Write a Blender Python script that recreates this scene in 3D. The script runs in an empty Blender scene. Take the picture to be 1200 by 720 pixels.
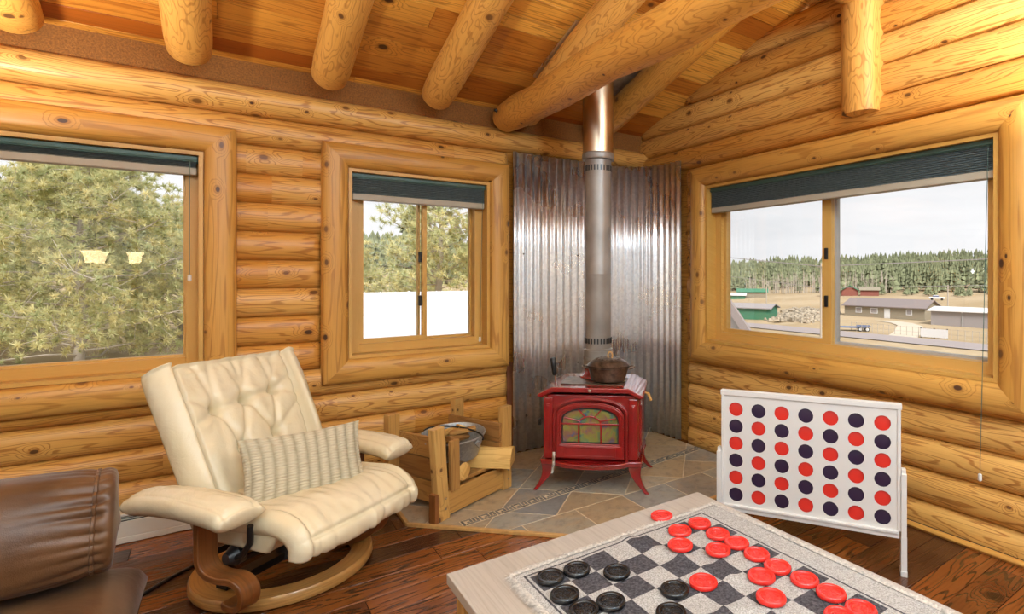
import bpy, math, random
from mathutils import Vector, Matrix, noise as mnoise
SC = bpy.context.scene
COL = SC.collection
PI = math.pi
rnd = random.Random(7)

# ------------------------------------------------------------------ helpers
def V(*a): return Vector(a)

class MB:
    """collects shapes; build() links them as one mesh object"""
    def __init__(s):
        s.v = []; s.f = []; s.wc = []; s.tint = []; s.mi = []
    def add(s, verts, faces, wc=None, tint=0.5, mi=0):
        b = len(s.v)
        s.v += [tuple(p) for p in verts]
        s.f += [tuple(i + b for i in f) for f in faces]
        s.wc += [tuple(w) for w in wc] if wc else [tuple(p) for p in verts]
        s.tint += [tint] * len(verts)
        s.mi += [mi] * len(faces)
        return s
    def box(s, c, size, rot=None, axis=0, tint=None, off=None, mi=0, taper=None):
        """box centred at c; axis = grain direction"""
        c = Vector(c); h = [x / 2 for x in size]
        t = rnd.random() if tint is None else tint
        o = Vector((rnd.uniform(0, 40), rnd.uniform(0, 40), 0)) if off is None else Vector(off)
        vs = []; wc = []
        quads = [((0, -1), (1, 2)), ((0, 1), (1, 2)), ((1, -1), (0, 2)), ((1, 1), (0, 2)), ((2, -1), (0, 1)), ((2, 1), (0, 1))]
        fs = []
        others = [i for i in range(3) if i != axis]
        for (k, sg), (a, b) in quads:
            base = len(vs)
            for (sa, sb) in ((-1, -1), (1, -1), (1, 1), (-1, 1)):
                p = [0, 0, 0]; p[k] = sg * h[k]; p[a] = sa * h[a]; p[b] = sb * h[b]
                if taper and p[2] > 0: p[0] *= taper; p[1] *= taper
                along = p[axis]; q = [p[i] for i in others]
                vs.append(Vector(p)); wc.append(o + Vector((along, q[0] + q[1] * .93, 0)))
            cr = (Vector(vs[base + 1]) - vs[base]).cross(Vector(vs[base + 2]) - vs[base])
            n = Vector((0, 0, 0)); n[k] = sg
            fs.append((base, base + 1, base + 2, base + 3) if cr.dot(n) > 0 else (base + 3, base + 2, base + 1, base))
        if rot is not None: vs = [rot @ p for p in vs]
        vs = [p + c for p in vs]
        return s.add(vs, fs, wc, t, mi)
    def beam(s, a, b, w, h, up=(0, 0, 1), **k):
        """box running from a to b, w across, h along up"""
        a = Vector(a); b = Vector(b); x = (b - a); L = x.length; x.normalize()
        up = Vector(up); y = up.cross(x).normalized(); z = x.cross(y)
        R = Matrix((x, y, z)).transposed()
        return s.box((a + b) / 2, (L, w, h), rot=R, **k)
    def tube(s, path, rad, n=12, caps=True, tint=None, up=None, squash=None, mi=0, dome=0):
        path = [Vector(p) for p in path]
        if not isinstance(rad, (list, tuple)): rad = [rad] * len(path)
        rad = list(rad)
        if dome:
            d0 = (path[0] - path[1]).normalized(); d1 = (path[-1] - path[-2]).normalized()
            r0, r1 = rad[0], rad[-1]
            path = [path[0] + d0 * r0 * dome * .95, path[0] + d0 * r0 * dome * .7] + path + [path[-1] + d1 * r1 * dome * .7, path[-1] + d1 * r1 * dome * .95]
            rad = [r0 * .45, r0 * .8] + rad + [r1 * .8, r1 * .45]
        t = rnd.random() if tint is None else tint
        o = Vector((rnd.uniform(0, 40), rnd.uniform(0, 40), 0))
        m = len(path); vs = []; wc = []; L = 0
        T = []
        for i in range(m):
            d = path[min(i + 1, m - 1)] - path[max(i - 1, 0)]
            T.append(d.normalized())
        u = Vector(up) if up else (Vector((0, 0, 1)) if abs(T[0].z) < .9 else Vector((1, 0, 0)))
        ex = u.cross(T[0]).normalized(); 
        for i in range(m):
            if i: L += (path[i] - path[i - 1]).length
            ex = (ex - T[i] * ex.dot(T[i])).normalized(); ey = T[i].cross(ex)
            for j in range(n + 1):
                a = 2 * PI * j / n
                sq = squash or (1, 1)
                vs.append(path[i] + ex * math.cos(a) * rad[i] * sq[0] + ey * math.sin(a) * rad[i] * sq[1])
                wc.append(o + Vector((L, a * max(rad), 0)))
        fs = []
        N = n + 1
        for i in range(m - 1):
            for j in range(n):
                fs.append((i * N + j, i * N + j + 1, (i + 1) * N + j + 1, (i + 1) * N + j))
        s.add(vs, fs, wc, t, mi)
        if caps:
            for i, rv in ((0, True), (m - 1, False)):
                ring = [vs[i * N + j] for j in range(n)]
                f = tuple(range(n)); f = f[::-1] if rv else f
                cw = [o + Vector((3 + (p - path[i]).dot(ex) * .4, (p - path[i]).dot(T[i].cross(ex)), 0)) for p in ring]
                s.add(ring, [f], cw, t, mi)
        return s
    def lathe(s, prof, n=24, c=(0, 0, 0), sx=1, sy=1, rot=None, mi=0, tint=.5):
        """prof: (r, z) from bottom to top"""
        c = Vector(c); vs = []; fs = []
        for r, z in prof:
            for j in range(n):
                a = 2 * PI * j / n
                p = Vector((r * math.cos(a) * sx, r * math.sin(a) * sy, z))
                if rot: p = rot @ p
                vs.append(p + c)
        for i in range(len(prof) - 1):
            for j in range(n):
                k = (j + 1) % n
                fs.append((i * n + j, i * n + k, (i + 1) * n + k, (i + 1) * n + j))
        fs.append(tuple(range(n))[::-1]); b = (len(prof) - 1) * n
        fs.append(tuple(b + j for j in range(n)))
        return s.add(vs, fs, None, tint, mi)
    def prism(s, poly, d, fr=None, mi=0, tint=None, grain=0):
        """poly: 2-D outline (x,z) counter-clockwise seen from -y; extruded from y=0 to y=d"""
        n = len(poly); vs = [Vector((x, 0, z)) for x, z in poly] + [Vector((x, d, z)) for x, z in poly]
        o = Vector((rnd.uniform(0, 40), rnd.uniform(0, 40), 0))
        wc = [o + (Vector((p.x, p.z + p.y, 0)) if grain == 0 else Vector((p.z, p.x + p.y, 0))) for p in vs]
        fs = [tuple(range(n)), tuple(range(n, 2 * n))[::-1]]
        for i in range(n):
            j = (i + 1) % n
            fs.append((i, i + n, j + n, j))
        if fr is not None: vs = [fr @ p for p in vs]
        return s.add(vs, fs, wc, rnd.random() if tint is None else tint, mi)
    def sheet(s, fn, nu, nv, closed_u=False, tint=.5, mi=0, wcf=None):
        vs = []; wc = []
        for j in range(nv + 1):
            for i in range(nu + 1):
                u, w = i / nu, j / nv
                p = fn(u, w); vs.append(p); wc.append(wcf(u, w) if wcf else p)
        fs = []
        for j in range(nv):
            for i in range(nu):
                a = j * (nu + 1) + i
                fs.append((a, a + 1, a + nu + 2, a + nu + 1))
        return s.add(vs, fs, wc, tint, mi)
    def build(s, name, mats, parent=None, smooth=40, bevel=0, subsurf=0, weld=False, loc=None, rz=None, bseg=2):
        me = bpy.data.meshes.new(name)
        me.from_pydata(s.v, [], s.f)
        if not isinstance(mats, (list, tuple)): mats = [mats]
        for m in mats: me.materials.append(m)
        if len(mats) > 1: me.polygons.foreach_set('material_index', s.mi)
        at = me.attributes.new('wc', 'FLOAT_VECTOR', 'POINT'); at.data.foreach_set('vector', [x for w in s.wc for x in w])
        at = me.attributes.new('tint', 'FLOAT', 'POINT'); at.data.foreach_set('value', s.tint)
        if smooth:
            me.polygons.foreach_set('use_smooth', [True] * len(me.polygons))
            me.set_sharp_from_angle(angle=math.radians(smooth))
        me.update()
        o = bpy.data.objects.new(name, me); COL.objects.link(o)
        if parent: o.parent = parent
        if weld or bevel:
            w = o.modifiers.new('weld', 'WELD'); w.merge_threshold = 0.0002
        if bevel:
            b = o.modifiers.new('bevel', 'BEVEL'); b.width = bevel; b.segments = bseg; b.limit_method = 'ANGLE'; b.angle_limit = math.radians(35)
            b.harden_normals = False
        if subsurf:
            b = o.modifiers.new('sub', 'SUBSURF'); b.levels = subsurf; b.render_levels = subsurf
        if loc: o.location = loc
        if rz is not None: o.rotation_euler[2] = rz
        return o

def tag(o, label, cat, group=None, kind=None):
    o['label'] = label; o['category'] = cat
    if group: o['group'] = group
    if kind: o['kind'] = kind
    return o
def struct(o, label=None):
    o['kind'] = 'structure'
    if label: o['label'] = label
    return o
def thing(name, label, cat, loc=(0, 0, 0), rz=0, group=None):
    o = bpy.data.objects.new(name, None); COL.objects.link(o); o.empty_display_size = .1
    o.location = loc; o.rotation_euler = (0, 0, rz)
    return tag(o, label, cat, group)
def dup(root, loc, rz=None, label=None, scale=None):
    r = root.copy(); COL.objects.link(r); r.location = loc
    if rz is not None: r.rotation_euler[2] = rz
    if label: r['label'] = label
    if scale: r.scale = scale
    for ch in list(root.children):
        c = ch.copy(); COL.objects.link(c); c.parent = r
        for g in list(ch.children):
            d = g.copy(); COL.objects.link(d); d.parent = c
    return r

# ------------------------------------------------------------------ materials
def srgb(r, g, b):
    f = lambda c: (c / 255 / 12.92) if c / 255 <= .04045 else ((c / 255 + .055) / 1.055) ** 2.4
    return (f(r), f(g), f(b), 1)
class NT:
    def __init__(s, name):
        s.m = bpy.data.materials.new(name); s.m.use_nodes = True
        s.t = s.m.node_tree; s.t.nodes.clear()
        s.out = s.n('ShaderNodeOutputMaterial')
    def n(s, typ, **k):
        x = s.t.nodes.new(typ)
        for a, b in k.items(): setattr(x, a, b)
        return x
    def l(s, a, b): s.t.links.new(a, b)
    def set(s, sock, val):
        if hasattr(val, 'is_linked') or isinstance(val, bpy.types.NodeSocket): s.l(val, sock)
        else: sock.default_value = val
    def math(s, op, a, b=0.0, c=None, clamp=False):
        x = s.n('ShaderNodeMath', operation=op, use_clamp=clamp)
        s.set(x.inputs[0], a); s.set(x.inputs[1], b)
        if c is not None: s.set(x.inputs[2], c)
        return x.outputs[0]
    def vmul(s, a, b):
        x = s.n('ShaderNodeVectorMath', operation='MULTIPLY'); s.set(x.inputs[0], a); s.set(x.inputs[1], b); return x.outputs[0]
    def vadd(s, a, b):
        x = s.n('ShaderNodeVectorMath', operation='ADD'); s.set(x.inputs[0], a); s.set(x.inputs[1], b); return x.outputs[0]
    def noise(s, vec, scale=5, detail=2, rough=.5, dist=0):
        x = s.n('ShaderNodeTexNoise'); s.set(x.inputs['Vector'], vec)
        x.inputs['Scale'].default_value = scale; x.inputs['Detail'].default_value = detail
        x.inputs['Roughness'].default_value = rough; x.inputs['Distortion'].default_value = dist
        return x
    def vor(s, vec, scale=5, feature='F1', rand=1.0, dims='3D'):
        x = s.n('ShaderNodeTexVoronoi', feature=feature); x.voronoi_dimensions = dims; s.set(x.inputs['Vector'], vec)
        x.inputs['Scale'].default_value = scale; x.inputs['Randomness'].default_value = rand; x.voronoi_dimensions = dims
        return x
    def mr(s, val, a, b, c=0.0, d=1.0, smooth=False):
        x = s.n('ShaderNodeMapRange'); x.interpolation_type = 'SMOOTHSTEP' if smooth else 'LINEAR'
        s.set(x.inputs[0], val)
        for i, q in enumerate((a, b, c, d)): s.set(x.inputs[i + 1], q)
        return x.outputs[0]
    def mix(s, f, a, b, mode='MIX'):
        x = s.n('ShaderNodeMix', data_type='RGBA', blend_type=mode)
        s.set(x.inputs[0], f); s.set(x.inputs[6], a); s.set(x.inputs[7], b); return x.outputs[2]
    def ramp(s, f, stops):
        x = s.n('ShaderNodeValToRGB'); s.set(x.inputs[0], f)
        e = x.color_ramp.elements
        while len(e) < len(stops): e.new(.5)
        for q, (p, c) in zip(e, stops): q.position = p; q.color = c
        return x.outputs[0]
    def attr(s, name):
        return s.n('ShaderNodeAttribute', attribute_name=name)
    def obj(s): return s.n('ShaderNodeTexCoord').outputs['Object']
    def bump(s, h, strength=.2, dist=.01, normal=None):
        x = s.n('ShaderNodeBump'); x.inputs['Strength'].default_value = strength; x.inputs['Distance'].default_value = dist
        s.set(x.inputs['Height'], h)
        if normal is not None: s.set(x.inputs['Normal'], normal)
        return x.outputs[0]
    def bsdf(s, color, rough=.5, metal=0.0, normal=None, coat=0.0, spec=.5, **k):
        x = s.n('ShaderNodeBsdfPrincipled')
        s.set(x.inputs['Base Color'], color); s.set(x.inputs['Roughness'], rough); s.set(x.inputs['Metallic'], metal)
        x.inputs['Coat Weight'].default_value = coat; x.inputs['Coat Roughness'].default_value = .06
        x.inputs['Specular IOR Level'].default_value = spec
        if normal is not None: s.l(normal, x.inputs['Normal'])
        for a, b in k.items(): s.set(x.inputs[a], b)
        s.l(x.outputs[0], s.out.inputs[0])
        return s.m

def plain(name, col, rough=.5, metal=0.0, nscale=0, namt=.06, bump=0, coat=0, spec=.5):
    t = NT(name)
    if nscale:
        nz = t.noise(t.obj(), nscale, 3).outputs[0]
        dk = tuple(c * (1 - namt * 2) for c in col[:3]) + (1,); lt = tuple(min(1, c * (1 + namt)) for c in col[:3]) + (1,)
        c = t.mix(t.mr(nz, .3, .7), dk, lt)
        nm = t.bump(nz, bump, .01) if bump else None
        return t.bsdf(c, rough, metal, nm, coat, spec)
    return t.bsdf(col, rough, metal, None, coat, spec)

def wood(name, light, mid, line, knot=None, rough=.45, linef=.5, ringk=7.0, sx=1.0, sy=7.0, knots=True, kscale=4.2, kth=.55,
         tintd=None, tintamt=.5, bump=.12, coat=0.0, grain=.3, stain=None, spec=.4):
    """grain runs along wc.x; contour-like growth rings plus knots"""
    t = NT(name)
    wc = t.attr('wc').outputs['Vector']; tint = t.attr('tint').outputs['Fac']
    f1 = t.noise(t.vmul(wc, (sx, sy, 1)), 1.0, 2.2, .42).outputs[0]
    ph = t.math('MULTIPLY', f1, ringk)
    if knots:
        vo = t.vor(t.vmul(wc, (1, 1.15, 0)), kscale, rand=1.0, dims='2D')
        has = t.math('GREATER_THAN', sepr(t, vo.outputs['Color']), kth)
        wob = t.noise(wc, 30, 1).outputs[0]
        sc3 = t.n('ShaderNodeSeparateColor'); t.l(vo.outputs['Color'], sc3.inputs[0])
        d = t.math('ADD', vo.outputs['Distance'], t.math('MULTIPLY', t.math('SUBTRACT', wob, .5), .04))
        d = t.math('DIVIDE', d, t.mr(sc3.outputs[1], 0, 1, .45, 1.35))
        fall = t.math('MULTIPLY', t.mr(d, .36, .04, 0, 1, True), has)
        ph = t.math('ADD', ph, t.math('MULTIPLY', fall, 3.2))
        kn = t.math('MULTIPLY', t.math('MULTIPLY', t.mr(d, .085, .055, 0, 1, True), has), t.mr(sc3.outputs[2], 0, 1, .55, 1))
        halo = t.math('MULTIPLY', t.mr(d, .15, .07, 0, .55, True), has)
    sn = t.math('SINE', t.math('MULTIPLY', ph, 2 * PI))
    lines = t.mr(sn, .45, .99, 0, 1, True)
    fg = t.noise(t.vmul(wc, (4, 110, 1)), 1.0, 2).outputs[0]
    big = t.noise(t.vmul(wc, (.8, 2.5, 1)), 1.3, 2).outputs[0]
    c = t.mix(t.mr(t.math('ADD', t.math('MULTIPLY', big, .6), t.math('MULTIPLY', tint, .5)), .3, .8), light, mid)
    if stain: c = t.mix(t.mr(big, .55, .75, 0, .6, True), c, stain)
    if tintd: c = t.mix(t.math('MULTIPLY', t.mr(tint, .45, 1.0), tintamt), c, tintd)
    lf = t.math('MULTIPLY', lines, t.math('MULTIPLY', t.mr(fg, .2, .7, .55, 1.0), linef))
    c = t.mix(lf, c, line)
    c = t.mix(t.math('MULTIPLY', t.mr(fg, .48, .75), grain), c, line)
    if knots:
        kc = knot or line
        c = t.mix(halo, c, line); c = t.mix(kn, c, kc)
    hgt = t.math('ADD', t.math('MULTIPLY', lines, -.5), t.math('MULTIPLY', fg, .6))
    nm = t.bump(hgt, bump, .004)
    return t.bsdf(c, rough, 0.0, nm, coat, spec)
def sepr(t, c):
    x = t.n('ShaderNodeSeparateColor'); t.l(c, x.inputs[0]); return x.outputs[0]

M = {}
M['log'] = wood('pine_log', (.75, .42, .115, 1), (.63, .285, .048, 1), (.30, .085, .010, 1), (.06, .022, .008, 1), rough=.38, tintd=(.50, .18, .016, 1), linef=.8, sy=9.0, sx=1.1, ringk=14, bump=.15, kscale=4.4, kth=.68)
M['logtrim'] = wood('pine_trim', (.67, .36, .085, 1), (.55, .25, .042, 1), (.30, .10, .014, 1), (.06, .024, .012, 1), rough=.38, sy=8, sx=.8, ringk=6.5, linef=.6, kscale=5, kth=.6)
M['rafter'] = wood('rafter_wood', (.74, .385, .095, 1), (.62, .28, .046, 1), (.33, .105, .014, 1), (.07, .026, .012, 1), rough=.42, sy=10, sx=2.6, ringk=15, linef=.65, kscale=5, kth=.8)
M['ceil'] = wood('ceiling_planks', (.90, .47, .085, 1), (.70, .27, .03, 1), (.27, .07, .008, 1), (.05, .018, .008, 1), rough=.36, sy=15, sx=.8, ringk=8.5, linef=.65, kscale=3.4, kth=.74, tintd=(.36, .085, .009, 1), tintamt=1.0)
M['floor'] = wood('floor_planks', (.26, .078, .016, 1), (.145, .038, .008, 1), (.022, .008, .004, 1), (.012, .006, .003, 1), rough=.22, sy=14, sx=1.5, ringk=9, linef=.85, kscale=2.6, kth=.8, tintd=(.05, .02, .011, 1), tintamt=.9, bump=.4, stain=(.38, .13, .024, 1), spec=.6)
M['winwood'] = wood('window_wood', (.69, .41, .115, 1), (.61, .33, .07, 1), (.42, .18, .025, 1), rough=.38, knots=False, sy=26, sx=.6, ringk=6, linef=.3, bump=.04)
M['oak'] = wood('table_oak', (.455, .405, .35, 1), (.39, .335, .28, 1), (.27, .22, .17, 1), rough=.32, knots=False, sy=30, sx=1.2, ringk=5, linef=.3, bump=.06, grain=.35, spec=.6)
M['rustic'] = wood('rustic_planks', (.44, .225, .06, 1), (.32, .145, .034, 1), (.15, .058, .014, 1), (.05, .02, .01, 1), rough=.6, sy=12, sx=1.1, ringk=8, kscale=4, kth=.6, tintd=(.22, .095, .035, 1))
M['lightpost'] = wood('post_wood', (.60, .35, .105, 1), (.48, .25, .065, 1), (.27, .12, .028, 1), (.08, .03, .012, 1), rough=.5, sy=14, sx=1.1, ringk=6, kth=.8)
M['firewood'] = wood('split_log', (.78, .50, .16, 1), (.68, .39, .10, 1), (.46, .22, .045, 1), rough=.65, knots=False, sy=24, sx=1.5, ringk=8, linef=.5, bump=.4)
M['teak'] = wood('bent_wood', (.26, .092, .024, 1), (.18, .058, .014, 1), (.09, .028, .007, 1), rough=.28, knots=False, sy=40, sx=.9, ringk=5, linef=.45, bump=.04, coat=.2)
M['ringwood'] = wood('laminated_wood', (.56, .305, .09, 1), (.45, .215, .052, 1), (.28, .115, .025, 1), rough=.28, knots=False, sy=55, sx=.8, ringk=5, linef=.45, bump=.04, coat=.2)
M['bark'] = plain('bark', srgb(120, 92, 66), .9, nscale=30, namt=.3, bump=.6)
M['blocking'] = plain('textured_board', (.27, .10, .014, 1), .8, nscale=120, namt=.2, bump=.5)
M['redgap'] = plain('stained_backing', (.22, .06, .015, 1), .7, nscale=8, namt=.25)
M['dark'] = plain('dark_gap', (.02, .012, .008, 1), .8)
M['white'] = plain('white_paint', (.74, .715, .68, 1), .4)
M['heaterwhite'] = plain('enamel_white', (.72, .66, .55, 1), .4)
M['black'] = plain('black_plastic', (.012, .012, .013, 1), .3)
M['iron'] = plain('black_iron', (.03, .027, .025, 1), .45, .6, nscale=20, namt=.2)
M['steel'] = plain('bright_steel', (.75, .73, .70, 1), .25, 1.0)

def leather(name, col, dark, rough, wscale=9, **k):
    t = NT(name); o = t.obj()
    n1 = t.noise(o, 4, 3).outputs[0]; n2 = t.noise(o, wscale, 4, .6, .6).outputs[0]; n3 = t.vor(o, 420).outputs['Distance']
    c = t.mix(t.mr(n1, .35, .7), dark, col)
    h = t.math('ADD', t.math('MULTIPLY', n2, 1.0), t.math('MULTIPLY', n3, .05))
    return t.bsdf(c, rough, 0.0, t.bump(h, .22, .03), 0, .5, **k)
M['cream'] = leather('cream_leather', (.76, .67, .475, 1), (.69, .59, .385, 1), .26)
M['brown'] = leather('brown_leather', (.14, .062, .022, 1), (.055, .022, .008, 1), .45, 5, **{'Sheen Weight': .14, 'Sheen Roughness': .3, 'Sheen Tint': (.95, .85, .8, 1)})

def enamel():
    t = NT('red_enamel'); o = t.obj()
    n = t.noise(o, 14, 2).outputs[0]
    c = t.mix(t.mr(n, .35, .7), (.23, .006, .006, 1), (.29, .009, .008, 1))
    return t.bsdf(c, .2, 0, None, .9, .6)
M['enamel'] = enamel()

def galv(name, base, dark, rough, sc=60, met=.78):
    t = NT(name); o = t.obj()
    v = t.vor(o, sc); n = t.noise(o, 3, 3).outputs[0]
    c = t.mix(sepr(t, v.outputs['Color']), dark, base)
    c = t.mix(t.mr(n, .4, .7, 0, .5), c, tuple(q * .75 for q in base[:3]) + (1,))
    return t.bsdf(c, t.mr(n, .3, .7, rough - .08, rough + .12), met)
M['galv'] = galv('galvanised_sheet', (.95, .95, .95, 1), (.78, .78, .79, 1), .30, 60, .97)
M['tub'] = galv('zinc', (.42, .42, .40, 1), (.30, .30, .285, 1), .5, 90, .6)
M['pipe'] = plain('pipe_metal', (.30, .265, .235, 1), .42, .35, nscale=5, namt=.15)
M['pipebright'] = plain('pipe_steel', (.62, .51, .38, 1), .28, 1.0, nscale=3, namt=.1)
M['castiron'] = plain('seasoned_cast_iron', (.13, .08, .05, 1), .33, .5, nscale=25, namt=.35, bump=.2)

def slate():
    t = NT('slate_tiles'); o = t.obj(); tint = t.attr('tint').outputs['Fac']; wc = t.attr('wc').outputs['Vector']
    n1 = t.noise(wc, 5, 4, .6, .8).outputs[0]; n2 = t.noise(wc, 22, 4, .6).outputs[0]
    c1 = t.ramp(tint, [(0, (.17, .18, .185, 1)), (.25, (.36, .31, .22, 1)), (.45, (.22, .225, .215, 1)), (.65, (.48, .32, .15, 1)), (.85, (.30, .29, .25, 1)), (1, (.46, .38, .26, 1))])
    c = t.mix(t.mr(n1, .46, .74, 0, .55, True), c1, (.48, .31, .14, 1))
    c = t.mix(t.mr(n2, .5, .75, 0, .55), c, (.13, .13, .12, 1))
    return t.bsdf(c, t.mr(n2, .3, .7, .3, .5), 0, t.bump(t.math('ADD', n1, t.math('MULTIPLY', n2, .4)), .3, .02), 0, .5)
M['slate'] = slate()
M['grout'] = plain('grout', (.68, .56, .38, 1), .8, nscale=60, namt=.1)
M['glasstile'] = plain('mosaic_stone', (.17, .16, .14, 1), .35, nscale=30, namt=.4)
M['oaktrim'] = plain('oak_strip', (.58, .33, .11, 1), .4, nscale=20, namt=.12)

def glass():
    t = NT('window_glass')
    tr = t.n('ShaderNodeBsdfTransparent'); gl = t.n('ShaderNodeBsdfGlossy'); gl.inputs['Roughness'].default_value = 0.0
    fr = t.n('ShaderNodeFresnel'); fr.inputs['IOR'].default_value = 1.35
    mx = t.n('ShaderNodeMixShader'); t.l(fr.outputs[0], mx.inputs[0]); t.l(tr.outputs[0], mx.inputs[1]); t.l(gl.outputs[0], mx.inputs[2])
    t.l(mx.outputs[0], t.out.inputs[0]); return t.m
M['glass'] = glass()

def shade(name, c1, c2):
    t = NT(name); o = t.obj(); w = t.n('ShaderNodeTexWave', wave_type='BANDS', bands_direction='Z'); t.l(o, w.inputs[0]); w.inputs['Scale'].default_value = 90
    return t.bsdf(t.mix(w.outputs['Fac'], c1, c2), .7)
def shadefab():
    t = NT('shade_fabric'); c = t.mix(t.mr(t.noise(t.obj(), 60, 2).outputs[0], .3, .7), (.18, .225, .24, 1), (.23, .28, .29, 1))
    x = t.n('ShaderNodeBsdfDiffuse'); t.l(c, x.inputs[0]); tl = t.n('ShaderNodeBsdfTranslucent'); t.l(c, tl.inputs[0])
    mx = t.n('ShaderNodeMixShader'); mx.inputs[0].default_value = .4; t.l(x.outputs[0], mx.inputs[1]); t.l(tl.outputs[0], mx.inputs[2])
    t.l(mx.outputs[0], t.out.inputs[0]); return t.m
M['shadefab'] = shadefab()
M['shaderail'] = plain('shade_rail_green', (.06, .12, .095, 1), .4)
M['shadetan'] = plain('shade_bottom_rail', (.42, .37, .28, 1), .5)

def knit():
    t = NT('ribbed_knit'); wc = t.attr('wc').outputs['Vector']
    n = t.noise(t.vmul(wc, (40, 140, 1)), 1.0, 2).outputs[0]
    x_ = t.n('ShaderNodeSeparateXYZ'); t.l(wc, x_.inputs[0])
    rib = t.math('ABSOLUTE', t.math('SINE', t.math('MULTIPLY', x_.outputs[0], PI * 5.5 / .22)))
    st = t.math('ABSOLUTE', t.math('SINE', t.math('MULTIPLY', x_.outputs[1], 250)))
    n = t.math('ADD', t.math('MULTIPLY', n, .6), t.math('MULTIPLY', t.math('MULTIPLY', rib, t.mr(st, 0, 1, .6, 1.0)), .6))
    c = t.mix(t.mr(n, .25, .85), (.33, .285, .19, 1), (.55, .49, .355, 1))  # rib valleys darkened in the colour, standing in for their shade
    return t.bsdf(c, .9, 0, t.bump(n, .4, .01), 0, .2)
M['knit'] = knit()

def mat_rug():
    t = NT('woven_checker'); o = t.obj()
    xyz = t.n('ShaderNodeSeparateXYZ'); t.l(o, xyz.inputs[0])
    X0, Y0, S = .664, 1.328, .0803
    u = t.math('DIVIDE', t.math('SUBTRACT', xyz.outputs[0], X0), S)
    v = t.math('DIVIDE', t.math('SUBTRACT', Y0, xyz.outputs[1]), S)
    par = t.math('ADD', t.math('FLOOR', u), t.math('FLOOR', v))
    evn = t.math('LESS_THAN', t.math('MODULO', t.math('ADD', par, 64), 2), .5)
    ins = t.math('MULTIPLY', t.math('MULTIPLY', t.math('GREATER_THAN', u, 0), t.math('LESS_THAN', u, 8)), t.math('GREATER_THAN', v, 0))
    # thin dark border line just outside the squares
    def near(a, b, w): return t.math('LESS_THAN', t.math('ABSOLUTE', t.math('SUBTRACT', a, b)), w)
    ln = t.math('MULTIPLY', near(u, -.13, .035), t.math('GREATER_THAN', v, -.17))
    ln2 = t.math('MULTIPLY', near(u, 8.13, .035), t.math('GREATER_THAN', v, -.17))
    ln3 = t.math('MULTIPLY', near(v, -.13, .035), t.math('MULTIPLY', t.math('GREATER_THAN', u, -.17), t.math('LESS_THAN', u, 8.17)))
    dk = t.math('MAXIMUM', t.math('MULTIPLY', evn, ins), t.math('MAXIMUM', ln, t.math('MAXIMUM', ln2, ln3)))
    n = t.noise(t.vmul(o, (420, 260, 1)), 1.0, 2).outputs[0]; n2 = t.noise(o, 160, 2).outputs[0]
    lightc = t.mix(t.mr(n, .35, .68), (.26, .245, .23, 1), (.53, .51, .485, 1))
    darkc = t.mix(t.mr(n2, .35, .7), (.035, .033, .038, 1), (.10, .092, .102, 1))
    return t.bsdf(t.mix(dk, lightc, darkc), .9, 0, t.bump(t.math('ADD', n, n2), .5, .004), 0, .2)
M['rug'] = mat_rug()
M['fringe'] = plain('cotton_fringe', (.60, .56, .51, 1), .9, nscale=120, namt=.2)

def checker(name, c, b):
    t = NT(name); o = t.obj()
    n = t.noise(o, 90, 2, .5, .5).outputs[0]
    ln = t.n('ShaderNodeVectorMath', operation='LENGTH'); t.l(t.vmul(o, (1, 1, 0)), ln.inputs[0])
    inner = t.math('LESS_THAN', ln.outputs['Value'], .0235)
    return t.bsdf(c, .2, 0, t.bump(t.math('MULTIPLY', n, inner), b, .02), 0, .6)
M['redchk'] = checker('red_plastic_checker', (.70, .028, .02, 1), .5)
M['blkchk'] = checker('black_plastic_checker', (.008, .008, .009, 1), .5)
M['reddisc'] = plain('red_disc', (.70, .03, .018, 1), .4)
M['blkdisc'] = plain('dark_violet_disc', (.028, .012, .04, 1), .4)
def mottled_glass():
    t = NT('mottled_stove_glass'); o = t.obj()
    n = t.noise(o, 9, 3, .5, 1.2).outputs[0]
    c = t.ramp(n, [(.3, (.04, .12, .34, 1)), (.4, (.20, .32, .16, 1)), (.5, (.40, .38, .07, 1)), (.6, (.38, .19, .14, 1)), (.7, (.10, .18, .34, 1))])  # random mottle of blue, green, yellow and pinkish brown
    return t.bsdf(c, .08, .55, None, .5, .8)
M['stoveglass'] = mottled_glass()
def needles():
    t = NT('pine_needles'); o = t.obj(); tint = t.attr('tint').outputs['Fac']
    c = t.ramp(tint, [(0, (.50, .54, .30, 1)), (.5, (.66, .65, .36, 1)), (1, (.80, .74, .42, 1))])
    x = t.n('ShaderNodeBsdfDiffuse'); t.l(c, x.inputs[0]); tl = t.n('ShaderNodeBsdfTranslucent'); t.l(c, tl.inputs[0])
    mx = t.n('ShaderNodeMixShader'); mx.inputs[0].default_value = .45; t.l(x.outputs[0], mx.inputs[1]); t.l(tl.outputs[0], mx.inputs[2])
    t.l(mx.outputs[0], t.out.inputs[0]); return t.m
M['needles'] = needles()
M['farpine'] = plain('far_pine', (.24, .265, .15, 1), .9, nscale=.5, namt=.3)
M['barewood'] = plain('bare_trunks', (.42, .37, .31, 1), .9)
def ground():
    t = NT('dry_grass'); o = t.obj()
    n1 = t.noise(t.vmul(o, (.02, .05, .02)), 1.0, 4).outputs[0]; n2 = t.noise(o, .35, 4, .7).outputs[0]
    c = t.mix(t.mr(n1, .4, .65), (.40, .31, .20, 1), (.32, .24, .14, 1))
    c = t.mix(t.mr(n2, .52, .75, 0, .6), c, (.48, .41, .30, 1))
    return t.bsdf(c, .95, 0, None, 0, .1)
M['ground'] = ground()
M['asphalt'] = plain('asphalt', (.29, .25, .245, 1), .9)
M['gravel'] = plain('gravel', (.50, .43, .34, 1), .9)
M['extwhite'] = plain('white_metal', (.66, .66, .67, 1), .5)
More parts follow.
